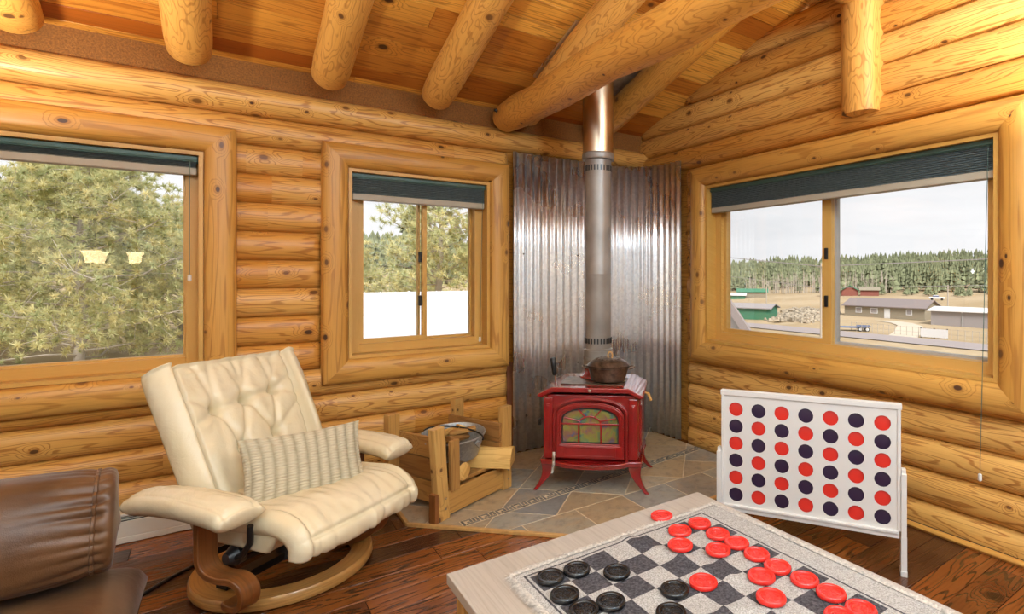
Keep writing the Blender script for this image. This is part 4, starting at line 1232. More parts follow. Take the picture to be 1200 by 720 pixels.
# ------------------------------------------------------------------ brown sofa
sf = thing('sofa', 'brown leather sofa with gathered cushions cut off by the left edge of the picture', 'sofa', (-.275, 2.05, 0), 0)
Bm = M['brown']
SEC = [(.04, .452), (-.03, .492), (-.06, .575), (-.035, .665), (.04, .735), (.13, .745), (.22, .715), (.275, .63), (.28, .50), (.22, .445), (.12, .44), (.04, .452)]
XS = [(-1.55, 1), (-1.3, 1), (-1.1, 1), (-.9, 1), (-.7, 1.0), (-.55, 1.0), (-.45, 1.0), (-.38, 1.0), (-.32, 1.0), (-.27, 1.0), (-.22, .998), (-.18, .995), (-.145, .99), (-.115, .982), (-.09, .972), (-.07, .962), (-.053, .95), (-.038, .935), (-.027, .915), (-.018, .90), (-.012, .915), (-.004, .922), (.004, .915), (.012, .895), (.018, .86), (.021, .80), (.022, .5), (.022, .05)]
cen = Vector((.115, .575)); NV = 240
def sback(i, j):
    x, k = XS[i]; v = j / NV; (y, z), d = spline(SEC, v); p = Vector((y, z))
    g_ = max(0, min(1, (x + .22) / .19)) * (1 if x < 0 else .5)
    k2 = k - .075 * g_ ** 2.4 * (1 - abs(math.sin(v * 84 + 1.6 * mnoise.noise((x * 6, v * 12, 1))))) * (.75 + .7 * mnoise.noise((v * 9, 2, 5)))
    k2 += .022 * mnoise.noise((x * 4.5, v * 5, 8)) * (1 if x < -.05 else 0)
    k2 -= .05 * gs(segd((x, v), (-.28, .06), (-.17, .0)), .022) + .035 * gs(segd((x, v), (-.20, .03), (-.25, .20)), .018)
    q_ = cen + (p - cen) * k2
    return Vector((x + .012 * math.sin(v * 2 * PI) , q_[0], q_[1]))
q = MB(); vs = [sback(i, j) for i in range(len(XS)) for j in range(NV)]
fs = [(i * NV + j, i * NV + (j + 1) % NV, (i + 1) * NV + (j + 1) % NV, (i + 1) * NV + j) for i in range(len(XS) - 1) for j in range(NV)]
q.add(vs, fs); o = q.build('back_cushion', Bm, sf, smooth=180); renorm(o); sb_ = o
q = MB(); ii = [k for k, (x, s_) in enumerate(XS) if x == -.018][0]
q.tube([sback(ii, j) + Vector((-.002, 0, 0)) for j in range(0, NV, 2)], .006, 6); q.build('piping', Bm, sb_)
SPS = [(.22, .35), (.0, .370), (-.22, .378), (-.43, .372), (-.50, .335), (-.515, .26), (-.50, .18)]
def sseat(u, v, s):
    ue = (u + 1) / 2; x = -1.55 * (1 - ue) + .085
    (y, z), d = spline(SPS, v); nn = Vector((d[1], -d[0])); nn = nn if (nn[1] > 0 or v > .7) else -nn
    e = max(0, 1 - ue ** 26) ** .5 * max(0, 1 - abs(2 * v - 1) ** 16) ** .5
    o = .075 * e * s + (.014 * mnoise.noise((x * 4, v * 4, 3)) * e if s > 0 else 0)
    return Vector((x, y + nn[0] * o, z + nn[1] * o))
sc_ = slab(sseat, 90, 60, 'seat_cushion', Bm, sf)
q = MB(); q.box((-.78, -.12, .16), (1.5, .72, .22)); q.box((-.80, .17, .25), (1.5, .18, .38))
q.build('frame', Bm, sf, smooth=0, bevel=.03)
for x in (-.08, -1.4):
    for y in (-.42, .22):
        q = MB(); q.lathe([(.025, 0), (.03, .07)], 12, (x, y, 0)); q.build('foot', M['black'], sf)

# ------------------------------------------------------------------ giant four-in-a-row board
BA, BB = Vector((1.966, 1.857, 0)), Vector((2.37, 1.19, 0))
be = (BB - BA); BL = be.length; be.normalize(); BZ = math.atan2(be.y, be.x)
gb_ = thing('game_board', 'tall white upright board game frame with round holes standing by the right wall', 'board game', BA, BZ)
c0, dc, r0, dr, hr = .0685, .1067, .6495, -.0823, .0335
zb, zt = .188, .715
def face(name, y):
    q = MB(); xs = [.012] + [c0 + dc * (k + .5) for k in range(6)] + [BL - .012]; zs = [zt] + [r0 + dr * (k + .5) for k in range(5)] + [zb]
    n = 24
    for i in range(7):
        for j in range(6):
            cx, cz = c0 + dc * i, r0 + dr * j; xa, xb, za, zb_ = xs[i], xs[i + 1], zs[j + 1], zs[j]
            inn = []; out = []
            for k in range(n):
                a = 2 * PI * (k + .5) / n; ca_, sa_ = math.cos(a), math.sin(a); inn.append((cx + hr * ca_, y, cz + hr * sa_))
                tx = ((xb - cx) if ca_ > 0 else (xa - cx)) / ca_ if abs(ca_) > 1e-6 else 9; tz = ((zb_ - cz) if sa_ > 0 else (za - cz)) / sa_ if abs(sa_) > 1e-6 else 9
                t_ = min(tx, tz); out.append((cx + ca_ * t_, y, cz + sa_ * t_))
            back_ = [(x, y + .004, z) for x, _, z in inn]
            fs = [(k, (k + 1) % n, n + (k + 1) % n, n + k) for k in range(n)] + [(k, 2 * n + k, 2 * n + (k + 1) % n, (k + 1) % n) for k in range(n)]
            q.add(inn + out + back_, fs)
            corn = [(xa, za), (xb, za), (xb, zb_), (xa, zb_)]
            for (x, z) in corn:
                near = sorted(range(n), key=lambda k: (out[k][0] - x) ** 2 + (out[k][2] - z) ** 2)[:2]
                q.add([out[near[0]], out[near[1]], (x, y, z)], [(0, 1, 2)])
    o = q.build(name, M['white'], gb_, smooth=0)
    bm = bmesh.new(); bm.from_mesh(o.data); bmesh.ops.remove_doubles(bm, verts=bm.verts, dist=.0003); bmesh.ops.recalc_face_normals(bm, faces=bm.faces); bm.to_mesh(o.data); bm.free()
face('front_panel', -.012); face('back_panel', .008)
q = MB(); q.box((BL / 2, 0, zt + .012), (BL + .01, .036, .024)); q.build('top_rail', M['white'], gb_, smooth=0, bevel=.002)
q = MB(); q.box((BL / 2, 0, zb - .014), (BL - .01, .04, .032)); q.box((BL / 2, -.022, zb - .004), (BL - .02, .008, .012)); q.build('release_bar', M['white'], gb_, smooth=0, bevel=.002)
for x in (.006, BL - .006):
    q = MB(); q.box((x, 0, (zb + zt) / 2), (.014, .036, zt - zb)); q.build('side_rail', M['white'], gb_, smooth=0, bevel=.002)
for x in (-.012, BL + .012):
    q = MB(); q.box((x, 0, .295), (.022, .05, .29)); q.box((x, 0, .085), (.024, .052, .17)); q.box((x, .0, .012), (.026, .30 if x < 0 else .06, .024)); q.box((x - .0, 0, .448), (.018, .03, .02))
    q.build('leg', M['white'], gb_, smooth=0, bevel=.002)
ORD = ['first', 'second', 'third', 'fourth', 'fifth', 'sixth', 'seventh']; ROWN = ['top', 'second', 'third', 'fourth', 'fifth', 'bottom']
q = MB(); q.lathe([(.0, -.003), (.036, -.003), (.0385, -.002), (.0385, .002), (.036, .003), (0, .003)], 28, rot=Matrix.Rotation(PI / 2, 3, 'X'))
discm = {}
for nm in ('reddisc', 'blkdisc'):
    o = q.build('game_disc', M[nm], smooth=40); discm[nm] = o
first = {'reddisc': True, 'blkdisc': True}
Bt = Matrix.Translation(BA) @ Matrix.Rotation(BZ, 4, 'Z')
for i in range(7):
    for j in range(6):
        nm = 'reddisc' if (i + j) % 2 == 0 else 'blkdisc'
        if first[nm]: o = discm[nm]; first[nm] = False
        else: o = discm[nm].copy(); COL.objects.link(o)
        o.location = Bt @ Vector((c0 + dc * i, -.001, r0 + dr * j)); o.rotation_euler = (0, 0, BZ)
        tag(o, '%s disc in %s row, %s column from left of the upright game board' % ('red' if nm == 'reddisc' else 'violet', ROWN[j], ORD[i]), 'game disc', 'discs in the upright game board')

# ------------------------------------------------------------------ coffee table, woven mat, checkers
TX0, TX1, TY0, TY1, TZ = .492, 1.440, .30, 1.487, .48
tb = thing('coffee_table', 'pale oak square coffee table carrying the woven checkers mat', 'table', ((TX0 + TX1) / 2, (TY0 + TY1) / 2, 0))
def tl(x, y, z): return (x - (TX0 + TX1) / 2, y - (TY0 + TY1) / 2, z)
q = MB(); q.box(tl((TX0 + TX1) / 2, (TY0 + TY1) / 2, TZ - .014), (TX1 - TX0, TY1 - TY0, .028), axis=1, tint=.4); q.build('tabletop', M['oak'], tb, smooth=0, bevel=.002)
q = MB()
q.box(tl((TX0 + TX1) / 2, TY1 - .06, TZ - .065), (TX1 - TX0 - .12, .02, .075)); q.box(tl((TX0 + TX1) / 2, TY0 + .06, TZ - .065), (TX1 - TX0 - .12, .02, .075))
q.box(tl(TX0 + .06, (TY0 + TY1) / 2, TZ - .065), (.02, TY1 - TY0 - .12, .075), axis=1); q.box(tl(TX1 - .06, (TY0 + TY1) / 2, TZ - .065), (.02, TY1 - TY0 - .12, .075), axis=1)
q.build('apron', M['oak'], tb, smooth=0, bevel=.002)
for x in (TX0 + .05, TX1 - .05):
    for y in (TY0 + .05, TY1 - .05):
        q = MB(); q.box(tl(x, y, (TZ - .028) / 2), (.06, .06, TZ - .028), axis=2); q.build('leg', M['lightpost'], tb, smooth=0, bevel=.003)
MX0, MX1, MY0, MY1 = .626, 1.400, .52, 1.362
def rug_h(x, y):
    h = .003
    h += .007 * gs(segd((x, y), (1.00, 1.345), (1.06, 1.16)), .020) + .006 * gs(segd((x, y), (1.06, 1.16), (1.10, 1.0)), .02)
    h += .006 * gs(segd((x, y), (1.06, .98), (1.16, 1.10)), .016) + .006 * gs(segd((x, y), (.98, .92), (1.08, .84)), .015)
    h += .005 * gs(segd((x, y), (.88, 1.0), (1.0, .80)), .018) + .003 * (mnoise.noise((x * 9, y * 9, 3)) + 1) * .5
    return h
N1, N2 = 110, 110; vs = []
for j in range(N2 + 1):
    for i in range(N1 + 1):
        x = MX0 + (MX1 - MX0) * i / N1; y = MY0 + (MY1 - MY0) * j / N2
        ex = .005 * mnoise.noise((x * 6, y * 6, 7))
        vs.append((x + ex, y + ex, TZ + rug_h(x, y)))
fs = [(j * (N1 + 1) + i, j * (N1 + 1) + i + 1, (j + 1) * (N1 + 1) + i + 1, (j + 1) * (N1 + 1) + i) for j in range(N2) for i in range(N1)]
q = MB(); q.add(vs, fs); mat_ = q.build('checkers_mat', M['rug'], smooth=180)
so = mat_.modifiers.new('sol', 'SOLIDIFY'); so.thickness = .0022; so.offset = -1
tag(mat_, 'grey woven checkers mat with black squares and frayed edges on the coffee table', 'mat')
q = MB()
def tuft(x, y, dx, dy):
    L = rnd.uniform(.012, .034); a = rnd.uniform(-.7, .7); ca_, sa_ = math.cos(a), math.sin(a); d = Vector((dx * ca_ - dy * sa_, dx * sa_ + dy * ca_, 0)); p = Vector((x, y, TZ + .004 + rnd.uniform(0, .003)))
    w_ = Vector((-d.y, d.x, 0)) * .0016; e = p + d * L; e.z = TZ + rnd.uniform(.0006, .006); m_ = (p + e) / 2 + Vector((0, 0, rnd.uniform(0, .004)))
    q.add([p - w_, p + w_, m_ + w_, m_ - w_, e], [(0, 1, 2, 3), (3, 2, 4)])
for k in range(1300):
    s = rnd.random(); x = MX0 + (MX1 - MX0) * s; tuft(x, MY1 - .003 + .005 * mnoise.noise((x * 6, MY1 * 6, 7)), 0, 1)
for k in range(1300):
    s = rnd.random(); y = MY0 + (MY1 - MY0) * s
    tuft(MX0 + .003, y, -1, 0); tuft(MX1 - .003, y, 1, 0)
fr_ = q.build('fringe', M['fringe'], mat_, smooth=0); fr_['kind'] = 'stuff'

prof = [(0, 0), (.033, 0), (.0365, .002), (.0375, .006), (.0365, .0105), (.0345, .0125), (.0295, .0128), (.0275, .0115), (.0265, .0085), (.0235, .008), (.0225, .0092), (.0, .0098)]
q = MB(); q.lathe(prof, 40)
chk = {'r': q.build('checker', M['redchk'], smooth=40), 'b': q.build('checker', M['blkchk'], smooth=40)}
blk = [(.703, 1.286, 'black checker on the far left corner square of the woven mat'),
       (.779, 1.275, 'black checker on the border line, right of the corner one'),
       (.860, 1.200, 'black checker third from the left along the far line of blacks'),
       (.694, 1.194, 'black checker on the left edge of the mat, just in front of the corner one'),
       (.770, 1.100, 'whole black checker right of the one cut at the mat border'),
       (.699, 1.111, 'black checker at the left border cut off by the bottom edge of the picture'),
       (.931, 1.045, 'black checker touching distance from the lone advanced red checker'),
       (.856, .973, 'black checker half cut by the picture bottom, below the one facing the red checker')]
red = [(1.188, 1.398, 'red checker lying alone on the bare oak tabletop beyond the mat'),
       (1.245, 1.276, 'red checker at the far corner of the mat, head of the right-hand row'),
       (1.159, 1.276, 'red checker on the far edge of the mat, left of the corner red one'),
       (1.240, 1.190, 'second red checker down the right-hand row on the mat'),
       (1.082, 1.189, 'leftmost red checker of the second line of reds'),
       (1.161, 1.114, 'red checker of the second line, just right of its leftmost one'),
       (1.015, 1.026, 'advanced red checker facing the black checkers in the middle of the mat'),
       (1.244, 1.116, 'third red checker down the right-hand row on the mat'),
       (1.239, 1.036, 'fourth red checker down the right-hand row on the mat'),
       (1.234, .959, 'fifth red checker down the right-hand row on the mat'),
       (1.160, .954, 'red checker left of the fifth one in the right-hand row'),
       (1.096, .871, 'red checker standing forward on a dark square left of the right-hand row'),
       (1.240, .876, 'sixth red checker down the right-hand row on the mat'),
       (1.242, .799, 'seventh red checker down the right-hand row on the mat'),
       (1.239, .717, 'eighth red checker of the right-hand row, cut by the picture bottom'),
       (1.173, .731, 'red checker at the bottom edge of the picture, left of the eighth of the row')]
for col, lst in (('b', blk), ('r', red)):
    for k, (x, y, lab) in enumerate(lst):
        if k == 0: o = chk[col]
        else: o = chk[col].copy(); COL.objects.link(o)
        zz = TZ + .0005 if y > 1.37 else TZ + max(rug_h(x + r_ * math.cos(a), y + r_ * math.sin(a)) for r_ in (.018, .035) for a in (0, .8, 1.6, 2.4, 3.2, 4, 4.8, 5.6)) + .0004
        o.location = (x, y, zz); o.rotation_euler = (0, 0, rnd.uniform(0, 6))
        tag(o, lab, 'checker', 'checkers on the woven mat')

# ------------------------------------------------------------------ baseboard heater and cord
ht = thing('baseboard_heater', 'long white baseboard heater on the floor under the picture window', 'heater', (-1.0, D - .085, 0))
q = MB(); q.box((0, .02, .02), (2.4, .07, .03)); q.box((0, -.012, .07), (2.4, .012, .075)); q.box((0, .005, .140), (2.4, .055, .014)); q.box((0, .05, .08), (2.4, .01, .13)); q.box((0, -.014, .018), (2.4, .012, .03))
q.build('casing', M['heaterwhite'], ht, smooth=0, bevel=.003)
q = MB()
for z in (.114, .124): q.box((0, .0, z), (2.38, .02, .003))
q.build('louvre', M['heaterwhite'], ht, smooth=0)
q = MB(); q.box((0, .02, .09), (2.38, .035, .07)); q.build('heating_element', M['dark'], ht, smooth=0)
for x in (-1.2, 1.2):
    q = MB(); q.box((x, .012, .073), (.02, .085, .146)); q.build('end_cap', M['heaterwhite'], ht, smooth=0, bevel=.004)
q = MB(); q.tube([(-.55, 2.70, .006), (-.35, 2.83, .006), (-.18, 3.02, .006), (-.02, 3.15, .006), (.10, 3.28, .006), (.2, 3.42, .006)], .006, 8)
tag(q.build('black_cable', M['black']), 'black cord lying on the plank floor behind the recliner base', 'cable')
# ------------------------------------------------------------------ outside
def lerp_tab(t_, tab):
    if t_ <= tab[0][0]: return tab[0][1]
    for (a, p), (b, q_) in zip(tab, tab[1:]):
        if t_ <= b: return p + (q_ - p) * (t_ - a) / (b - a)
    return tab[-1][1]
def gh(x, y):
    d = math.hypot(x, y); th = math.degrees(math.atan2(x, y))
    hr_ = lerp_tab(x, [(8, -4), (25, -6), (55, -8), (150, -8), (230, -6.4), (300, -2), (420, 6), (900, 9)])
    k = max(.25, min(1.25, 1 - (th + 2.5) * .028))
    hl = lerp_tab(d, [(8, -2.6), (14, -1.5), (19, -.95), (40, .2), (80, 3.6), (150, 10.5), (260, 14), (900, 16)])
    hl = hl * k if hl > 0 else hl
    f = max(0, min(1, (th - 24) / 18)); f = f * f * (3 - 2 * f)
    if th < -75 or th > 115: return -3.5
    h = hl * (1 - f) + hr_ * f
    if th < -50: h = h + (-3.5 - h) * (-50 - th) / 25
    if th > 95: h = h + (-3.5 - h) * (th - 95) / 20
    return h + (.5 * mnoise.noise((x * .05, y * .05, 0)) if d > 100 else 0)
vs = []; rs = [4.8 * 1.085 ** i for i in range(66)]; NT_ = 180
for r_ in rs:
    for j in range(NT_):
        a = 2 * PI * j / NT_; x, y = r_ * math.sin(a), r_ * math.cos(a); vs.append((x, y, gh(x, y)))
fs = [(i * NT_ + j, (i + 1) * NT_ + j, (i + 1) * NT_ + (j + 1) % NT_, i * NT_ + (j + 1) % NT_) for i in range(len(rs) - 1) for j in range(NT_)]
q = MB(); q.add(vs, fs); o = q.build('ground', M['ground'], smooth=180); renorm(o); struct(o)
def strip(name, mat, pts, w, lift):
    q = MB(); vs = []
    for i, p in enumerate(pts):
        a, b = pts[max(0, i - 1)], pts[min(len(pts) - 1, i + 1)]; d = Vector((b[0] - a[0], b[1] - a[1], 0)).normalized(); n_ = Vector((-d.y, d.x, 0)) * w / 2
        for s in (1, -1): vs.append((p[0] + n_.x * s, p[1] + n_.y * s, gh(p[0] + n_.x * s, p[1] + n_.y * s) + lift))
    q.add(vs, [(2 * i, 2 * i + 1, 2 * i + 3, 2 * i + 2) for i in range(len(pts) - 1)]); o = q.build(name, mat, smooth=0); renorm(o); return struct(o)
strip('road', M['asphalt'], [(77.6, 160 - k * 6) for k in range(40)], 7.2, .12)
strip('path', M['gravel'], [(80, 40), (88, 43), (97, 47), (104, 52), (109, 58)], 4.0, .10)

def house(name, label, cat, c, L, Wd, hw, hr_, ang, wall, roof, wins=(), over=.5, group=None):
    z = gh(c[0], c[1]) - .1
    r = thing(name, label, cat, (c[0], c[1], z), ang, group)
    q = MB(); q.add([(-L / 2, -Wd / 2, 0), (L / 2, -Wd / 2, 0), (L / 2, Wd / 2, 0), (-L / 2, Wd / 2, 0), (-L / 2, -Wd / 2, hw), (L / 2, -Wd / 2, hw), (L / 2, Wd / 2, hw), (-L / 2, Wd / 2, hw), (-L / 2, 0, hw + hr_), (L / 2, 0, hw + hr_)],
        [(0, 1, 5, 4), (1, 2, 6, 9, 5), (2, 3, 7, 6), (3, 0, 4, 8, 7)]); q.build('wall', wall, r, smooth=0)
    q = MB(); a = over; sl_ = hr_ / (Wd / 2); e = hw - sl_ * a
    for s in (-1, 1):
        q.add([(-L / 2 - a, s * (Wd / 2 + a), e), (L / 2 + a, s * (Wd / 2 + a), e), (L / 2 + a, 0, hw + hr_), (-L / 2 - a, 0, hw + hr_),
               (-L / 2 - a, s * (Wd / 2 + a), e + .18), (L / 2 + a, s * (Wd / 2 + a), e + .18), (L / 2 + a, 0, hw + hr_ + .18), (-L / 2 - a, 0, hw + hr_ + .18)],
              [(0, 1, 2, 3), (4, 5, 6, 7), (0, 1, 5, 4), (0, 3, 7, 4), (1, 2, 6, 5)])
    o = q.build('roof', roof, r, smooth=0); renorm(o)
    for (nm, x, w_, z0, z1, mt) in wins:
        q = MB(); q.box((x, Wd / 2 + .03, (z0 + z1) / 2), (w_, .08, z1 - z0)); f = q.build(nm, M['extwhite'], r, smooth=0)
        q = MB(); q.box((x, Wd / 2 + .07, (z0 + z1) / 2), (w_ - .3, .04, z1 - z0 - .3)); q.build('pane', mt, f, smooth=0)
    return r
dkw = M['extgrey']
house('ranch_house', 'long low tan house with a brown shingle roof across the road', 'house', (119, 62), 17, 8, 2.5, 1.4, math.radians(95), M['exttan'], M['extroof'],
      (('window', -5.5, 1.2, .9, 2.1, dkw), ('window', 5.2, 1.4, .9, 2.1, dkw), ('door', -1.0, 1.2, 0, 2.1, M['extwhite']), ('window', 1.8, 1.6, .9, 2.1, dkw)))
house('storage_building', 'long grey metal storage building with a white roof right of the tan house', 'building', (112, 39.5), 18, 9, 2.9, .45, math.radians(100), M['extgrey'], M['extwhite'],
      (('door', -3, .2, 0, 2.8, M['iron']), ('door', 4, .2, 0, 2.8, M['iron'])))
house('green_barn', 'small green barn with a grey roof left of the rubble heap', 'barn', (91.5, 77.5), 9, 5, 2.6, .7, math.radians(110), M['extgreen'], M['extgrey'])
house('red_cabin', 'small red cabin with a roof just left of the window mullion', 'cabin', (191, 125), 4, 4, 2.2, 1.2, math.radians(120), M['extred'], M['extroof'])
house('red_cabin', 'small red cabin with a pointed gable just right of the window mullion', 'cabin', (201, 121), 6, 6, 2.2, 1.8, math.radians(30), M['extred'], M['extgreen'])
house('red_shed', 'red long shed with a pale roof at the edge of the forest', 'shed', (203, 114), 6.5, 4, 2.4, 1.0, math.radians(120), M['extred'], M['exttan'])
house('hillside_house', 'red house with a pale roof up on the hillside at the far right', 'house', (288, 108), 9, 8, 3.5, 3.5, math.radians(110), M['extred'], M['extwhite'])
house('low_shop', 'low building with a green roof at the far left of the field', 'building', (166, 141), 11, 6, 2.2, 1.0, math.radians(130), M['exttan'], M['extgreen'])
house('low_shop', 'green low building just in front of the green roofed one', 'building', (157, 142), 8, 5, 1.6, .6, math.radians(130), M['extgreen'], M['extwhite'])
house('trailer_home', 'pale trailer home in the trees at the far left', 'building', (215, 187), 11, 5, 2.6, .8, math.radians(130), M['exttan'], M['extwhite'])
# white board panel by the road
r = thing('roadside_panel', 'white blank panel on posts beside the road', 'panel', (83.2, 36.9, gh(83.2, 36.9)), math.radians(97))
q = MB(); q.box((0, 0, .75), (3.6, .12, 1.2)); q.build('board', M['extwhite'], r, smooth=0)
for x in (-1.7, 0, 1.8):
    q = MB(); q.box((x, -.1, .75), (.12, .12, 1.5)); q.build('post', M['iron'], r, smooth=0)
# flatbed trailer
r = thing('flatbed_trailer', 'blue flatbed trailer with two white wheels parked by the road', 'trailer', (84.3, 49.3, gh(84.3, 49.3)), math.radians(125))
q = MB(); q.box((.6, 0, .62), (4.2, 1.8, .16)); q.beam((2.6, 0, .6), (3.6, 0, .5), .15, .15); q.build('deck', M['extblue'], r, smooth=0)
for x in (-.9, .1):
    for y in (-.95, .95):
        q = MB(); q.lathe([(.2, -.1), (.36, -.1), (.38, 0), (.36, .1), (.2, .1)], 16, (x - .4, y, .38), rot=Matrix.Rotation(PI / 2, 3, 'X')); w_ = q.build('wheel', M['iron'], r)
        q = MB(); q.lathe([(.0, -.11), (.24, -.11), (.24, .11), (0, .11)], 14, (x - .4, y, .38), rot=Matrix.Rotation(PI / 2, 3, 'X')); q.build('hub', M['extwhite'], w_)
q = MB(); q.box((-.8, .9, .85), (2.1, .3, .12)); q.box((-.8, -.9, .85), (2.1, .3, .12)); q.build('fender', M['extblue'], r, smooth=0)
# pickup on the field
r = thing('parked_truck', 'pale pickup truck parked out on the dry field', 'truck', (192.5, 84.5, gh(192.5, 84.5)), math.radians(110))
q = MB(); q.box((0, 0, .75), (4.6, 1.8, .6)); q.box((.3, 0, 1.35), (1.7, 1.6, .65), taper=.85); q.build('body', M['extwhite'], r, smooth=0, bevel=.1)
q = MB(); q.box((.3, 0, 1.38), (1.75, 1.62, .4)); q.build('windscreen', M['extblue'], r, smooth=0)
for x in (-1.5, 1.4):
    for y in (-.85, .85):
        q = MB(); q.lathe([(.1, -.1), (.36, -.1), (.36, .1), (.1, .1)], 14, (x, y, .36), rot=Matrix.Rotation(PI / 2, 3, 'X')); q.build('wheel', M['iron'], r)
# rubble heap
q = MB()
for k in range(260):
    u, v = rnd.random(), rnd.random(); x = 87 + 32 * v + rnd.uniform(-3, 3); y = 70 + 18 * v - 9 * u * (1 + .5 * v); s = rnd.uniform(.3, 1.1)
    pts = [Vector((rnd.uniform(-1, 1), rnd.uniform(-1, 1), rnd.uniform(-.6, .9))).normalized() * s for _ in range(1)]
    R_ = Matrix.Rotation(rnd.uniform(0, 6), 3, 'Z') @ Matrix.Rotation(rnd.uniform(-.6, .6), 3, 'X')
    q.box((x, y, gh(x, y) + s * .3 + .5 * gs(u - .5, .3)), (s * 1.7, s * rnd.uniform(.8, 1.5), s), rot=R_, taper=.6)
o = tag(q.build('rubble_heap', M['rubble'], smooth=0), 'heap of pale stone rubble right of the green barn', 'rubble'); o['kind'] = 'stuff'
# utility pole and wires
r = thing('utility_pole', 'tall wooden utility pole beside the window mullion', 'pole', (69, 46, gh(69, 46)), math.radians(60))
q = MB(); q.tube([(0, 0, 0), (0, 0, 11)], [.16, .11], 10); q.build('pole', M['barewood'], r)
q = MB(); q.box((0, 0, 10.4), (2.2, .12, .14)); q.lathe([(.22, 0), (.22, .7)], 12, (.3, 0, 8.2)); q.build('crossarm', M['barewood'], r, smooth=30)
q = MB()
for (dz, sp) in ((10.5, .9), (10.5, -.9), (7.4, 0)):
    for (ex, ey, ez) in ((84, -45, 0), (62, 130, 0)):
        p0 = Vector((69 + sp, 46, gh(69, 46) + dz)); p1 = Vector((ex, ey, gh(ex, ey) + dz)); pts = [p0.lerp(p1, t_ / 10) - Vector((0, 0, 4 * .5 * (t_ / 10) * (1 - t_ / 10))) for t_ in range(11)]
        q.tube(pts, .03, 5, caps=False)
tag(q.build('power_lines', M['extgrey']), 'thin power lines strung from the utility pole across the view', 'wires')
for (x, y, hh, lab) in ((117, 94.5, 6, 'thin bare pole standing behind the rubble heap'), (133, 56, 7, 'thin pole in the field right of the tan house')):
    q = MB(); q.tube([(0, 0, 0), (0, 0, hh)], .14, 8); o = q.build('field_pole', M['barewood']); o.location = (x, y, gh(x, y)); tag(o, lab, 'pole')
# wire fence by the road
r = thing('wire_fence', 'thin wire fence along the far side of the road', 'fence', (0, 0, 0))
q = MB()
for k in range(24):
    y = 50 - k * .9; q = MB(); q.tube([(83.5, y, gh(83.5, y)), (83.5, y, gh(83.5, y) + 1.5)], .05, 6); q.build('post', M['barewood'], r)
q = MB()
for hz in (.7, 1.4): q.tube([(83.5, 50, gh(83.5, 50) + hz), (83.5, 29.3, gh(83.5, 29.3) + hz)], .015, 4)
q.build('wire', M['extgrey'], r)
# neighbour's white gable close to the right window, white metal roof below the narrow window
rr = Vector((.805, -.593, 0)); g0 = Vector((8.75, 8.35, 0))
r = thing('white_outbuilding', 'white painted gable corner with a slanted fascia seen at the left of the right window', 'building', g0 + Vector((0, 0, -3)))
q = MB(); dp = Vector((.593, .805, 0)) * 2.5
tri = [Vector((-2.2, 0, 0)), Vector((.62, 0, 0)), Vector((.62, 0, 2.95)), Vector((-.05, 0, 3.95)), Vector((-2.2, 0, 3.95))]
cv = lambda p: rr * p.x + Vector((0, 0, p.z))
vs = [cv(p) for p in tri] + [cv(p) + dp for p in tri]; n = 5
q.add(vs, [tuple(range(n)), tuple(range(n, 2 * n))[::-1]] + [(i, i + n, (i + 1) % n + n, (i + 1) % n) for i in range(n)]); o = q.build('gable_wall', M['extwhite'], r, smooth=0); renorm(o)
q = MB(); q.beam(cv(Vector((-.35, 0, 4.45))) - dp * .05, cv(Vector((.90, 0, 2.58))) - dp * .05, .16, .24, up=(.593, .805, .5)); q.build('fascia', M['asphalt'], r, smooth=0)
def metal_roof():
    q = MB(); x0, x1 = -.6, 5.4; ya, za, yb, zb_ = 4.6, .52, 9.6, .99
    n = 150; vs = []
    for i in range(n + 1):
        x = x0 + (x1 - x0) * i / n; ph = (x / .23) % 1; dz = .03 if ph < .2 else 0
        sh = .0
        vs += [(x + 0, ya, za + dz), (x + 1.6, yb, zb_ + dz)]
    q.add(vs, [(2 * i, 2 * i + 2, 2 * i + 3, 2 * i + 1) for i in range(n)])
    q.box((3.2, 9.66, .98), (6.2, .16, .05)); 
    q.add([(x0, ya + .05, -2.6), (x1, ya + .05, -2.6), (x1 + 1.6, yb, -2.6), (x0 + 1.6, yb, -2.6), (x0, ya + .05, za - .05), (x1, ya + .05, za - .05), (x1 + 1.6, yb, zb_ - .05), (x0 + 1.6, yb, zb_ - .05)], [(0, 1, 5, 4), (1, 2, 6, 5), (2, 3, 7, 6), (3, 0, 4, 7)])
    o = q.build('shed_roof', M['extwhite'], smooth=0); renorm(o); tag(o, 'white ribbed metal roof of the lower shed outside the narrow window', 'roof')
metal_roof()

